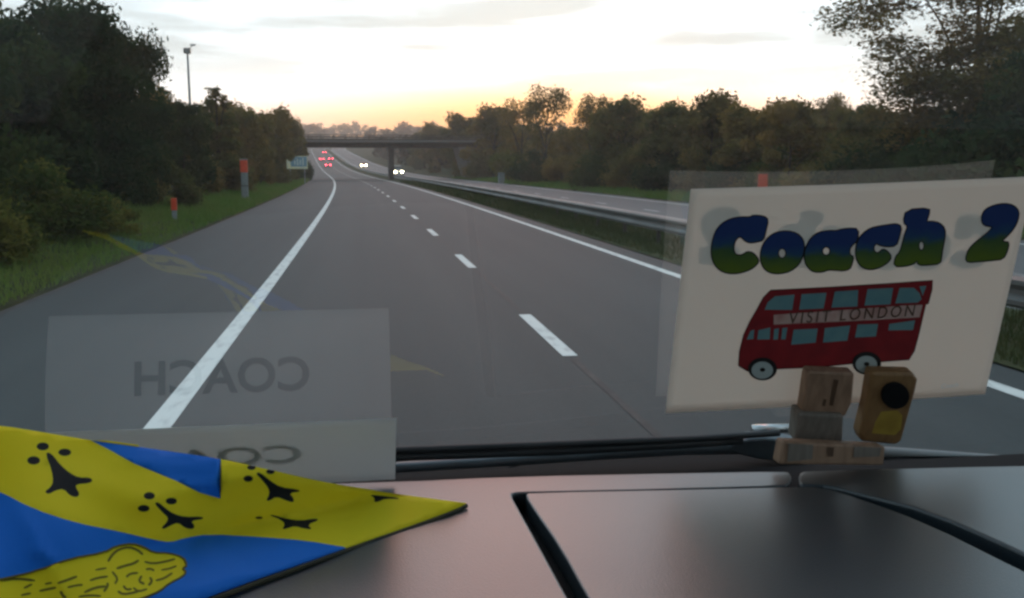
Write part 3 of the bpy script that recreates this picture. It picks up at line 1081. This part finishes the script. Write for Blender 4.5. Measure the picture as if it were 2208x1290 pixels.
put(car("car", M["car_grey"], "t"), .6, 290, False, "nearest dark car driving away with red tail lights, seen under the bridge", "car")
put(car("car", M["car_red"], "t"), 3.9, 370, False, "middle car driving away uphill with red tail lights", "car")
put(car("car", M["car_grey"], "t"), .4, 366, False, "car in the left lane level with the middle car, red tail lights", "car")
put(car("car", M["car_grey"], "t"), 3.9, 470, False, "farthest car driving away with red tail lights just under the bridge deck", "car")
put(car("car", M["car_grey"], "h"), 11.4, 292, True, "oncoming car with dazzling white headlights left of the bridge pier", "car")
put(car("van", M["car_white"], "h", 1.95, 5.0, True), 12.4, 196, True, "oncoming pale van with yellowish headlights right of the bridge pier", "van")

# ------------------------------------------------------------------ the coach: dashboard, windscreen, wiper, cabin
ZD = 1.795
ALPHA = R(15)
GP = Vector((0, .775, ZD))                                  # foot of the windscreen
GN = Vector((0, -math.cos(ALPHA), -math.sin(ALPHA)))         # its normal, into the cabin
coach = empty("coach", (.25, .4, 0))
PINV = Matrix.Translation((-.25, -.4, 0))


def child(o, parent=None):
    o.parent = parent or coach
    if parent is None: o.matrix_parent_inverse = PINV
    return o


mb = MB()
up = Vector((0, -math.sin(ALPHA), math.cos(ALPHA)))
a0 = Vector((-1.0, GP.y, GP.z)) - up * .03
mb.add([a0, a0 + Vector((2.5, 0, 0)), a0 + Vector((2.5, 0, 0)) + up * 1.19, a0 + up * 1.19], [(0, 1, 2, 3)])
child(mb.build("windscreen", M["glass"], fix=False))

# dark tray under the padded panels
mb = MB().prism([(-1.0, .12, ZD - .016), (1.5, .12, ZD - .016), (1.5, .768, ZD - .016), (-1.0, .768, ZD - .016)], (0, 0, -.05))
dash = child(mb.build("dashboard", M["black_gap"]))


def panel(poly, name="panel"):
    poly = smooth_poly(poly, 1)
    pts = [onz(a, b, ZD) for a, b in poly]
    mbp = MB().prism(pts, (0, 0, -.0155))
    o = mbp.build(name, M["dash"], None, bevel=.0022, seg=3)
    for p in o.data.polygons: p.use_smooth = False
    o.parent = dash
    return o


panel([(-560, 1062), (300, 1052), (845, 1039), (1100, 1027), (1500, 1019), (1690, 1016), (1706, 1020), (1706, 1040), (1690, 1048), (1500, 1053.5), (1140, 1061), (1112, 1062), (1102, 1066), (1120, 1100), (1165, 1180), (1225, 1290), (1345, 1500), (1460, 1700), (-560, 1700)])
panel([(1131, 1066), (1142, 1062), (1500, 1055), (1690, 1050), (1775, 1050), (1850, 1073), (2000, 1128), (2208, 1232), (2500, 1372), (2500, 1700), (1520, 1700), (1395, 1500), (1268, 1290), (1208, 1180), (1152, 1100)])
panel([(1722, 1020), (1735, 1015), (2208, 1003), (2500, 1000), (2500, 1332), (2208, 1192), (2000, 1100), (1860, 1066), (1790, 1047), (1735, 1045), (1722, 1042)])
mb = MB().box((.25, .10, 1.35), (2.5, .04, .80)); child(mb.build("fascia", M["cabin_dark"]))

# outside the glass: cowl and wiper
OZ = 1.772
cowl_far = [(-400, 1000), (500, 985), (855, 972), (1300, 956), (1550, 944), (1700, 952), (1900, 986), (2208, 998), (2500, 1004)]
pts = [onz(a, b, OZ) for a, b in cowl_far]
near = [(p.x, .785, OZ) for p in reversed(pts)]
child(MB().prism(pts + near, (0, 0, -.03)).build("cowl", M["black_gap"]))


def outp(px, py, off):
    return onplane(px, py, GP - GN * off, GN)


wiper = child(empty("wiper", (.25, .8, 1.8)))
wiper.matrix_parent_inverse = PINV
WINV = Matrix.Translation((-.25, -.8, -1.8))


def wpart(o):
    o.parent = wiper; o.matrix_parent_inverse = WINV
    return o


mb = MB()
mb.tube([outp(a, b, .012) for a, b in ((600, 986), (855, 971), (1200, 958), (1500, 946), (1680, 934))], .0032, 8)
mb.tube([outp(a, b, .012) for a, b in ((600, 999), (855, 986), (1200, 973), (1450, 960), (1600, 950))], .0040, 8)
wpart(mb.build("blade", M["rubber"], smooth=True))
mb = MB()
mb.tube([outp(a, b, .026) for a, b in ((600, 1024), (860, 1008), (1100, 993), (1300, 977), (1480, 965), (1600, 962), (1690, 966))], [.0035, .0048, .0050, .0062, .0070, .0078, .0078], 10)
wpart(mb.build("arm", M["wiper_metal"], smooth=True))
mb = MB()
mb.tube([outp(1096, 995, .030), outp(1116, 992, .030)], .0060, 10)
wpart(mb.build("joint_pin", M["silver"], smooth=True))
mb = MB()
poly = [(1545, 950), (1590, 930), (1650, 926), (1720, 940), (1730, 975), (1650, 976), (1600, 968)]
mb.prism([outp(a, b, .034) for a, b in smooth_poly(poly, 1)], GN * .016)
wpart(mb.build("pivot_housing", M["wiper_metal"], bevel=.004, seg=3))
mb = MB().tube([outp(1622, 926, .045), outp(1700, 923, .045)], .0045, 10)
wpart(mb.build("pivot_cap", M["silver"], smooth=True))
mb = MB()
mb.tube([outp(a, b, .02) for a, b in ((1840, 972), (1960, 979), (2100, 988), (2230, 996), (2500, 1012))], [.0055, .0055, .005, .0045, .004], 10)
child(mb.build("second_wiper_arm", M["galv_old"], smooth=True))

# cabin shell behind and above the camera
mb = MB()
mb.box((.25, -2.3, 3.02), (2.54, 5.4, .06))
mb.box((.25, .42, 2.98), (2.5, .10, .10))
mb.box((.25, -5.0, 2.0), (2.5, .06, 2.1))
for sx in (-1.02, 1.52):
    mb.box((sx, -2.3, 1.35), (.04, 5.4, 1.0))
    for yy in (.36, -1.2, -2.8, -4.4): mb.box((sx, yy, 2.42), (.04, .12, 1.14))
child(mb.build("cabin_shell", M["cabin"]))
child(MB().box((.25, -2.45, .9), (2.5, 5.1, .05)).build("floor", M["cabin_dark"]))
tag(coach, "moving coach seen from inside: grey padded dashboard, windscreen and wiper", "coach")

# ------------------------------------------------------------------ folded paper reading COACH, facing the road
TH = R(47)
pu = Vector((0, -math.sin(TH), math.cos(TH)))
pn = Vector((0, math.cos(TH), math.sin(TH)))
pb = Vector((0, .729, ZD + .004))
px0, px1, PH = -.272, .019, .105
mb = MB()
N = 8
vs = []
for i in range(N + 1):
    t = i / N
    q = pb + pu * (PH * t) + pn * (.004 * math.sin(math.pi * t))
    vs += [q + Vector((px0, 0, 0)), q + Vector((px1, 0, 0))]
mb.add(vs, [(2 * i, 2 * i + 1, 2 * i + 3, 2 * i + 2) for i in range(N)])
pap = mb.build("paper_sheet", M["paper"], smooth=True, fix=False)
sol = pap.modifiers.new("thickness", "SOLIDIFY"); sol.thickness = .0003
tag(pap, "folded white paper printed COACH propped face to the windscreen behind the flag", "paper sign")


def text_mesh(txt, size, name, m, parent=None, extrude=0.0, spacing=1.0, bold=0.0):
    cu = bpy.data.curves.new(name, "FONT")
    cu.body = txt; cu.size = size; cu.align_x = "CENTER"; cu.align_y = "CENTER"; cu.extrude = extrude
    cu.space_character = spacing; cu.offset = bold
    tmp = bpy.data.objects.new(name + "_tmp", cu)
    COL.objects.link(tmp)
    bpy.context.view_layer.update()
    me = bpy.data.meshes.new_from_object(tmp.evaluated_get(bpy.context.evaluated_depsgraph_get()))
    bpy.data.objects.remove(tmp)
    me.materials.clear(); me.materials.append(m)
    return link(name, me, parent)


tx = text_mesh("COACH", .041, "lettering", M["ink"], pap, spacing=1.02, bold=.0009)
xa = Vector((-1, 0, 0))
c = pb + pu * (PH * .44) + pn * .0058 + Vector(((px0 + px1) / 2, 0, 0))
tx.matrix_world = Matrix((xa, pu, pn)).transposed().to_4x4()
tx.matrix_world.translation = c
tx.matrix_local = Matrix.Translation(c) @ Matrix((xa, pu, pn)).transposed().to_4x4()

# ------------------------------------------------------------------ flag lying over the left of the dashboard
P1 = EYE + ray(0, 915) * .560
P2 = onz(1005, 1085, ZD + .004)
P3 = onz(440, 1290, ZD + .004)
fnrm = (P2 - P1).cross(P3 - P1).normalized()


WRINK = [(30, 1085, 150, 1290, 16, .0045), (60, 1180, 130, 1215, 9, .003), (240, 990, 470, 1010, 10, .003), (520, 1200, 700, 1165, 14, .004), (130, 1010, 420, 1130, 30, .005),
         (480, 1000, 470, 1120, 7, .003), (620, 1120, 900, 1075, 16, .004), (420, 1185, 560, 1260, 20, .005), (560, 1040, 800, 1060, 12, .0035)]


def flag_pt(a, b):
    p = onplane(a, b, P1, fnrm)
    d = (p - EYE)
    # gentle folds: one crease from (450,1152) to (880,1058), soft waves to the left
    sd = (b - 1152) - (a - 450) * (1058 - 1152) / 430.0
    k = 0.0
    if a > 250: k -= .060 * max(0, 1 - abs(sd) / 105) * min(1, (a - 250) / 160) * max(0, min(1, (960 - a) / 200))
    if a > 250: k += .004 * math.exp(-((sd + 22) / 26) ** 2) * min(1, (a - 250) / 200) * max(0, min(1, (1000 - a) / 250))
    k += .006 * math.sin(a / 95.0 + b / 60.0) * max(0, min(1, (700 - a) / 400))
    k += .004 * math.sin(a / 41.0 - b / 83.0) * max(0, min(1, (800 - a) / 500))
    for (x0, y0, x1, y1, wd, am) in WRINK:
        lx, ly = x1 - x0, y1 - y0
        L = math.hypot(lx, ly)
        t = ((a - x0) * lx + (b - y0) * ly) / L / L
        if -.1 < t < 1.1:
            q = ((a - x0) * ly - (b - y0) * lx) / L
            k += am * math.exp(-(q / wd) ** 2) * max(0, 1 - abs(2 * t - 1) ** 3 / 1.2)
    return EYE + d * (1 - k)


outl = [(-160, 905)] + smooth_poly([(-150, 906), (0, 917), (110, 935), (200, 950), (330, 968), (480, 990), (560, 1008), (700, 1040), (830, 1062), (1006, 1085)], 1, False)[1:] + \
       smooth_poly([(1006, 1085), (985, 1097), (900, 1128), (745, 1181), (600, 1232), (440, 1290), (160, 1395)], 1, False)[1:] + [(-160, 1395)]
blue_top = [(196, 949.5), (330, 968), (476, 989.3), (475, 1075), (430, 1062), (380, 1037), (290, 1000), (240, 972)]
blue_low = [(-170, 1030), (-60, 1040)] + smooth_poly([(-60, 1040), (0, 1060), (70, 1097), (160, 1127), (260, 1147), (335, 1165), (368, 1170), (400, 1160), (450, 1152), (560, 1158), (660, 1166), (740, 1179.5)], 1, False)[1:] + [(748, 1182), (600, 1240), (440, 1300), (160, 1405), (-170, 1405)]
lion = smooth_poly([(-170, 1285), (-60, 1262), (0, 1250), (80, 1232), (150, 1205), (225, 1192), (250, 1178), (285, 1172), (310, 1180), (330, 1192), (365, 1193), (395, 1202), (404, 1220), (393, 1226), (402, 1234), (392, 1245), (365, 1258), (345, 1275), (310, 1290), (250, 1310), (160, 1340), (40, 1360), (-170, 1370)], 1)


def Z5(p): return [(a * .3023, 900 + b * .3023) for a, b in p]          # zoomed tracing -> photograph pixels


def Z6(p): return [(400 + a * .3023, 900 + b * .3023) for a, b in p]


dark = []
for cxx, cyy, rx, ry in ((305, 208, 44, 28), (240, 308, 46, 30), (462, 250, 46, 26), (1065, 560, 40, 26), (1025, 650, 42, 24), (1222, 598, 40, 24)):
    dark.append(Z5(ellipse(cxx, cyy, rx, ry, 14)))
for cxx, cyy, rx, ry in ((470, 358, 30, 18), (447, 438, 34, 22), (606, 388, 30, 18)):
    dark.append(Z6(ellipse(cxx, cyy, rx, ry, 14)))
dark.append(Z6(ellipse(525, 717, 26, 9, 12)))
dark.append(Z5(smooth_poly([(325, 260), (350, 250), (385, 280), (430, 340), (500, 400), (560, 430), (640, 430), (662, 450), (640, 470), (540, 478), (545, 510), (568, 545), (550, 572), (500, 560), (455, 510), (400, 520), (345, 550), (318, 530), (360, 500), (380, 460), (370, 380)], 1)))
dark.append(Z5(smooth_poly([(1098, 612), (1130, 605), (1180, 650), (1240, 690), (1320, 712), (1440, 708), (1452, 726), (1360, 738), (1390, 775), (1375, 800), (1320, 790), (1270, 750), (1220, 770), (1165, 800), (1152, 785), (1190, 750), (1200, 715), (1160, 680)], 1)))
dark.append(Z6(smooth_poly([(500, 400), (530, 392), (600, 450), (680, 500), (800, 515), (820, 530), (740, 540), (772, 580), (770, 608), (720, 595), (650, 565), (600, 595), (575, 595), (600, 545), (590, 500), (540, 440)], 1)))
dark.append(Z6(smooth_poly([(590, 695), (640, 700), (720, 725), (820, 738), (930, 720), (950, 735), (870, 765), (905, 800), (850, 795), (780, 775), (720, 795), (690, 800), (710, 760), (680, 730)], 1)))
dark.append(Z6(smooth_poly([(1310, 552), (1400, 560), (1510, 572), (1530, 585), (1420, 580), (1380, 602), (1345, 605), (1350, 575)], 1)))
lines = []


def stroke(p, wd):
    p = smooth_poly(p, 1, False)
    L, Rr_ = [], []
    for i in range(len(p)):
        a = p[max(i - 1, 0)]; b = p[min(i + 1, len(p) - 1)]
        tx_, ty_ = b[0] - a[0], b[1] - a[1]
        l = math.hypot(tx_, ty_) or 1
        k = wd * (.5 if i in (0, len(p) - 1) else 1)
        L.append((p[i][0] - ty_ / l * k, p[i][1] + tx_ / l * k)); Rr_.append((p[i][0] + ty_ / l * k, p[i][1] - tx_ / l * k))
    return L + Rr_[::-1]


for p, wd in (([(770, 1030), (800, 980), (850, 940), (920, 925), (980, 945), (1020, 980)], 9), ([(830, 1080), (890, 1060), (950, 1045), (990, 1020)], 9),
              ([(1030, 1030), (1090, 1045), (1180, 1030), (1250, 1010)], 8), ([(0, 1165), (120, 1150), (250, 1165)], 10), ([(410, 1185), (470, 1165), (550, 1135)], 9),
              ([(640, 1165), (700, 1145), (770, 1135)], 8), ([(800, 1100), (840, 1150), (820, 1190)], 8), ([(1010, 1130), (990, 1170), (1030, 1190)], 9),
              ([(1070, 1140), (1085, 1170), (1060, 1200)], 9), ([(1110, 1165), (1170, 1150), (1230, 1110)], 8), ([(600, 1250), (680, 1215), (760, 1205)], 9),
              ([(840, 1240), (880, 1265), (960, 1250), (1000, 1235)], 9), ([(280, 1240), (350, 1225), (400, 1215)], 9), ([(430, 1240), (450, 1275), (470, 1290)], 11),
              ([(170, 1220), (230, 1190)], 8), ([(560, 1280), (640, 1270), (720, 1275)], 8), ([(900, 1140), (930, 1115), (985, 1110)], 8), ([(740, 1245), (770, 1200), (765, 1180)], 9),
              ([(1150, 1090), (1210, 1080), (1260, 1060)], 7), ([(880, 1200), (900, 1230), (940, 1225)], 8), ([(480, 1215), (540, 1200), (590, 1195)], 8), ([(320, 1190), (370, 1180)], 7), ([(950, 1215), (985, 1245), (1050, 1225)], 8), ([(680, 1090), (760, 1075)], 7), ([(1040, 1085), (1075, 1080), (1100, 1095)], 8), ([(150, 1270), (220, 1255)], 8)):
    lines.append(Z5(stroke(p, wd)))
grid = [(a, b) for a in range(-150, 1000, 15) for b in range(920, 1390, 11) if inpoly(a, b, grow(outl, -6))]
v2, f2 = cdt_regions([outl, blue_top, blue_low, lion] + dark + lines, grid)
lion_edge = grow(lion, 3.5)
mb = MB()
keep, mi = [], []
for f in f2:
    gx = sum(v2[i][0] for i in f) / 3; gy = sum(v2[i][1] for i in f) / 3
    if not inpoly(gx, gy, outl): continue
    k = 0
    if inpoly(gx, gy, blue_top) or inpoly(gx, gy, blue_low): k = 1
    if inpoly(gx, gy, lion): k = 0
    if any(inpoly(gx, gy, q) for q in dark): k = 2
    if any(inpoly(gx, gy, q) for q in lines): k = 3
    keep.append(tuple(f)); mi.append(k)
mb.v = [flag_pt(p[0], p[1]) for p in v2]
mb.f, mb.m = keep, mi
flag = mb.build("flag", [M["flag_yellow"], M["flag_blue"], M["flag_black"], M["flag_line"]], smooth=True)
tag(flag, "yellow and blue cloth flag with black ermine marks draped over the dashboard", "flag")
bm = bmesh.new(); bm.from_mesh(flag.data)
bmesh.ops.delete(bm, geom=[v for v in bm.verts if not v.link_faces], context="VERTS")
if sum((f.normal.dot(EYE - f.calc_center_median()) > 0) for f in bm.faces) < len(bm.faces) / 2:
    bmesh.ops.reverse_faces(bm, faces=bm.faces)
bm.to_mesh(flag.data); bm.free()
flag.data.polygons.foreach_set("use_smooth", [True] * len(flag.data.polygons))
sol = flag.modifiers.new("thickness", "SOLIDIFY"); sol.thickness = .0012; sol.offset = -1
edge = smooth_poly([(1006, 1086), (985, 1098), (900, 1130), (745, 1184), (600, 1236), (440, 1294), (160, 1399)], 1, False)
mb = MB().tube([flag_pt(a, b) - Vector((0, 0, .0016)) for a, b in edge], .0017, 6)
mb.build("hem", M["hem"], flag, smooth=True)
edge = smooth_poly(lion, 0)
mb = MB().tube([flag_pt(a, b) + (EYE - flag_pt(a, b)).normalized() * .0004 for a, b in lion], .0007, 5)
mb.build("emblem_outline", M["flag_line"], flag)

# ------------------------------------------------------------------ paper sign: Coach 2 with a red bus, leaning by the glass
BETA = R(17)
SP = Vector((0, .748, 1.847))
SN = Vector((0, -math.cos(BETA), -math.sin(BETA)))


def curl(p):
    t = max(0.0, (p.z - 1.847) / .2)
    u = (p.x - .40) / .15
    return EYE + (p - EYE) * (1 - .011 * u * u * (.35 + .65 * t) - .004 * math.sin(3.1 * t) * (1 - u * u * .3))


def sgn(px, py, off=0.0):
    return curl(onplane(px, py, SP + SN * off, SN))


corners = [(1435, 891), (1780, 874), (2124, 850), (2232, 381), (1860, 397), (1490, 408)]
mb = MB()
NX, NY = 36, 24
for j in range(NY + 1):
    for i in range(NX + 1):
        u, v = i / NX, j / NY
        bx, by = (1435 + (2124 - 1435) * u, 891 + (850 - 891) * u + 2.5 * math.sin(u * 3.14))
        tx_, ty_ = (1490 + (2232 - 1490) * u, 408 + (381 - 408) * u + 2 * math.sin(u * 3.14))
        mb.v.append(sgn(bx + (tx_ - bx) * v, by + (ty_ - by) * v))
mb.add([], [])
for j in range(NY):
    for i in range(NX):
        k = j * (NX + 1) + i
        mb.f.append((k, k + 1, k + NX + 2, k + NX + 1)); mb.m.append(0)
sign = mb.build("paper_sign", M["sign_paper"], smooth=True, fix=False)
sol = sign.modifiers.new("thickness", "SOLIDIFY"); sol.thickness = .0004; sol.offset = -1
tag(sign, "cream paper sign lettered Coach 2 above a red double-decker bus picture", "paper sign")


def flat(name, polys, m, off, holes=(), tone=None, parent=sign, mirror=None):
    allp = list(polys) + list(holes)
    xs = [q[0] for p in allp for q in p]; ys = [q[1] for p in allp for q in p]
    gr = [(x + .37, y + .21) for x in range(int(min(xs)), int(max(xs)), 14) for y in range(int(min(ys)), int(max(ys)), 14) if any(inpoly(x, y, q) for q in polys)]
    v, f = cdt_regions(allp, gr)
    mbf = MB()
    pts = []
    for p in v:
        q = onplane(p[0], p[1], SP + SN * off, SN)
        if mirror is not None: q = Vector((2 * mirror - q.x, q.y, q.z))
        q = curl(q)
        pts.append(q)
    fs = []
    for t in f:
        gx = sum(v[i][0] for i in t) / 3; gy = sum(v[i][1] for i in t) / 3
        if any(inpoly(gx, gy, q) for q in polys) and not any(inpoly(gx, gy, q) for q in holes): fs.append(tuple(t))
    mbf.v, mbf.f, mbf.m = [tuple(p) for p in pts], fs, [0] * len(fs)
    o = mbf.build(name, m, parent, fix=False)
    if tone:
        a = o.data.attributes.new("tone", "FLOAT", "POINT")
        a.data.foreach_set("value", [tone(p[0], p[1]) for p in v])
    return o


def ZA(p): return [(1480 + a * .1902, 420 + b * .1902) for a, b in p]


def ZB(p): return [(1850 + a * .1861, 400 + b * .1861) for a, b in p]


def ZC(p): return [(1560 + a * .2219, 590 + b * .2219) for a, b in p]


def ZD4(p): return [(1640 + a * .1861, 780 + b * .1861) for a, b in p]


letters = [
    ZA([(925, 285), (880, 250), (760, 238), (720, 262), (620, 258), (500, 280), (400, 335), (330, 425), (293, 560), (288, 690), (320, 785), (380, 852), (470, 888), (580, 888), (680, 862), (760, 822), (818, 760), (800, 715), (750, 662), (690, 652), (650, 682), (600, 695), (550, 680), (527, 620), (540, 540), (570, 490), (610, 470), (640, 490), (670, 522), (720, 542), (800, 530), (872, 512), (892, 420)]),
    ZA([(1080, 418), (1200, 424), (1290, 468), (1335, 560), (1322, 680), (1270, 790), (1180, 862), (1060, 892), (950, 882), (880, 832), (842, 740), (852, 620), (900, 520), (980, 450)]),
    ZA([(1948, 392), (1935, 520), (1880, 562), (1842, 620), (1850, 690), (1892, 705), (1872, 780), (1850, 838), (1780, 858), (1690, 850), (1610, 845), (1540, 872), (1450, 872), (1390, 832), (1348, 760), (1342, 660), (1372, 570), (1420, 490), (1500, 432), (1620, 413), (1700, 418), (1760, 398), (1850, 388)]),
    ZB([(502, 475), (440, 450), (350, 463), (250, 478), (150, 500), (60, 560), (-5, 650), (-25, 780), (-5, 880), (60, 952), (150, 972), (250, 946), (340, 892), (386, 830), (340, 768), (290, 740), (250, 782), (215, 792), (178, 760), (178, 700), (215, 663), (250, 688), (330, 706), (440, 696), (472, 600)]),
    ZB([(560, 288), (832, 268), (815, 340), (785, 428), (850, 422), (940, 438), (1003, 500), (1003, 600), (977, 720), (962, 830), (950, 902), (820, 916), (700, 918), (690, 862), (640, 905), (550, 930), (420, 937), (440, 830), (490, 780), (520, 680), (550, 560), (585, 470), (528, 430)]),
    ZB([(1440, 350), (1480, 280), (1580, 235), (1700, 215), (1800, 235), (1862, 300), (1850, 400), (1800, 500), (1720, 590), (1660, 640), (1700, 662), (1747, 660), (1725, 760), (1680, 850), (1560, 862), (1400, 876), (1275, 886), (1250, 850), (1290, 740), (1370, 660), (1450, 600), (1530, 530), (1570, 480), (1520, 467), (1470, 460), (1440, 420)]),
]
holes = [None, ZA(ellipse(1085, 665, 48, 60, 16)), ZA(ellipse(1585, 640, 48, 52, 16)), None, ZB(ellipse(735, 700, 36, 58, 16)), None]
for i, L in enumerate(letters):
    Ls = smooth_poly(L, 1)
    hs = [holes[i]] if holes[i] else []
    b0 = max(p[1] for p in L); t0 = min(p[1] for p in L)
    flat("letter_outline", [grow(Ls, 3.0)], M["ink"], .0005, [grow(h, -2.5) for h in hs])
    flat("letter", [Ls], M["letter"], .0009, hs, tone=lambda x, y, b0=b0, t0=t0: (b0 - y) / (b0 - t0) * (1 if t0 > 480 else .95) - .04)
mid = (sgn(1462, 640).x + sgn(2176, 620).x) / 2
for i, L in enumerate(letters):
    flat("reverse_letter", [smooth_poly(L, 1)], M["faded"], -.00055, [], mirror=mid + .004)
body = ZC([(460, 168), (1000, 140), (1600, 103), (2034, 73), (2022, 150), (1985, 292), (1960, 300), (1932, 420), (1890, 600), (1850, 750), (1802, 832), (1530, 852), (1240, 872), (900, 906), (520, 922), (240, 938), (150, 892), (160, 760), (200, 600), (260, 470), (330, 350), (390, 238)])
flat("bus_outline", [grow(body, 2.2)], M["bus_dark"], .0005)
flat("bus_body", [body], M["bus_red"], .0008)
wins = [[(400, 352), (430, 280), (500, 222), (690, 205), (668, 355)], [(760, 202), (1002, 187), (972, 340), (735, 352)], [(1082, 176), (1310, 160), (1300, 320), (1050, 332)],
        [(1400, 152), (1650, 140), (1622, 300), (1370, 312)], [(1712, 140), (1850, 138), (1905, 190), (1925, 250), (1888, 282), (1670, 292)], [(1905, 125), (1972, 120), (1935, 220)],
        [(225, 642), (262, 560), (300, 545), (290, 637)], [(340, 552), (455, 525), (450, 640), (328, 642)], [(492, 540), (540, 532), (528, 640), (485, 645)], [(572, 530), (622, 525), (602, 640), (560, 642)],
        [(682, 546), (915, 535), (895, 672), (658, 692)], [(985, 530), (1232, 505), (1202, 652), (968, 672)], [(1302, 496), (1502, 490), (1482, 612), (1278, 622)], [(1612, 490), (1862, 455), (1842, 550), (1602, 552)]]
for w_ in wins:
    flat("bus_window", [ZC(w_)], M["bus_glass"], .0011)
flat("bus_banner", [ZC([(488, 402), (1100, 360), (1740, 312), (1935, 305), (1905, 425), (1400, 455), (700, 486), (488, 497)])], M["bus_banner"], .0011)
for (a, b) in ((380, 928), (1392, 872)):
    flat("bus_wheel", [ZC(ellipse(a, b, 140, 112))], M["ink"], .0014)
    flat("bus_hub", [ZC(ellipse(a - 3, b + 12, 104, 84))], M["hub"], .0017)
    flat("hub_dot", [ZC(ellipse(a, b + 8, 26, 20, 14))], M["ink"], .0020)
flat("bus_shadow", [ZC([(150, 905), (160, 895), (250, 940), (235, 955)])], M["bus_dark"], .0004)
bt = text_mesh("VISIT LONDON", .0155, "banner_text", M["stamp"], sign, spacing=1.35)
c0, c1 = sgn(*ZC([(640, 440)])[0], .0014), sgn(*ZC([(1860, 365)])[0], .0014)
xa = (c1 - c0).normalized(); ya = SN.cross(xa).normalized()
bt.matrix_local = Matrix.Translation((c0 + c1) / 2) @ Matrix((xa, ya, SN)).transposed().to_4x4()
k_ = (c1 - c0).length / max(bt.dimensions.x, 1e-4)
bt.scale = (bt.scale[0] * k_, bt.scale[1] * 1.0, 1)
bpy.context.view_layer.update()
c0 = sgn(2048, 832, .0008)
ft = text_mesh("Coach", .0065, "foot_note", M["faded"], sign)
xa = (sgn(2080, 829, .0005) - c0).normalized()
ft.matrix_local = Matrix.Translation(c0) @ Matrix((xa, SN.cross(xa).normalized(), SN)).transposed().to_4x4()

# ------------------------------------------------------------------ wooden holder that grips the sign
hold = empty("sign_holder", sgn(1790, 1000))
HINV = Matrix.Translation(-hold.location)


def hpart(o):
    o.parent = hold; o.matrix_parent_inverse = HINV
    return o


def block(name, poly, off, thick, m, bev=.0025):
    mbb = MB().prism([sgn(a, b, off) for a, b in poly], -SN * thick)
    return hpart(mbb.build(name, m, None, bevel=bev, seg=3))


block("clip_block", ZD4(smooth_poly([(560, 118), (1092, 138), (1060, 480), (985, 640), (960, 640), (470, 640), (500, 470), (540, 200)], 0)), .014, .0125, M["timber"])
block("clip_foot", ZD4([(440, 600), (965, 622), (955, 945), (400, 945)]), .0185, .017, M["timber_grey"])
rb_ = block("clip_block", ZD4(smooth_poly([(1295, 128), (1780, 138), (1828, 215), (1800, 350), (1640, 930), (1570, 972), (1175, 935), (1148, 850), (1235, 500)], 0)), .016, .0145, M["timber_warm"], .004)
mbm = MB().prism([sgn(a, b, .0195) for a, b in ZD4(ellipse(1570, 402, 158, 150, 30))], -SN * .0035)
mg = mbm.build("magnet_disc", M["black_gap"], None, bevel=.0006)
mg.parent = rb_
flat("label_sticker", [ZD4([(1400, 580), (1650, 560), (1625, 780), (1560, 850), (1290, 830), (1330, 700)])], M["sticker"], .0163, parent=None).parent = rb_
st = MB()
mb = MB()
for q in ([(850, 205), (905, 215), (840, 515), (795, 505)], [(730, 430), (765, 440), (745, 520), (710, 510)]):
    mb.add([sgn(a, b, .0144) for a, b in ZD4(q)], [(0, 1, 2, 3)])
hpart(mb.build("stamp_mark", M["stamp"], fix=False))
bpl = Vector((0, .708, ZD))
bnn = Vector((0, -1, 0))
base_poly = ZD4([(262, 925), (1450, 985), (1430, 1205), (212, 1192)])
zb_ = onplane(1790, 1003, bpl, bnn).z
mbb = MB().prism([onplane(a, b, bpl, bnn) for a, b in base_poly], (0, .014, 0))
hpart(mbb.build("base_block", M["timber"], bevel=.002, seg=2))
for q, mm in (([(320, 950), (610, 965), (600, 1130), (310, 1160)], M["timber_grey"]), ([(1085, 985), (1400, 1000), (1380, 1100), (1075, 1110)], M["timber_grey"]), ([(770, 990), (850, 995), (840, 1100), (775, 1100)], M["stamp"])):
    mb = MB().add([onplane(a, b, bpl + bnn * .0008, bnn) for a, b in ZD4(q)], [(0, 1, 2, 3)])
    hpart(mb.build("base_label", mm, fix=False))
tag(hold, "wooden holder with two upright blocks, one with a black disc, gripping the paper sign", "sign holder")

# ------------------------------------------------------------------ haze
hm = bpy.data.materials.new("haze_air")
hm.use_nodes = True
_t = hm.node_tree
_t.nodes.clear()
_v = _t.nodes.new("ShaderNodeVolumePrincipled")
_v.inputs["Color"].default_value = (.95, .80, .72, 1)
_v.inputs["Density"].default_value = .0008
_v.inputs["Anisotropy"].default_value = .5
_o = _t.nodes.new("ShaderNodeOutputMaterial")
_t.links.new(_v.outputs[0], _o.inputs["Volume"])
hz = MB().box((-40, 745, 27), (2050, 1720, 96)).build("haze", hm)
tag(hz, kind="stuff")
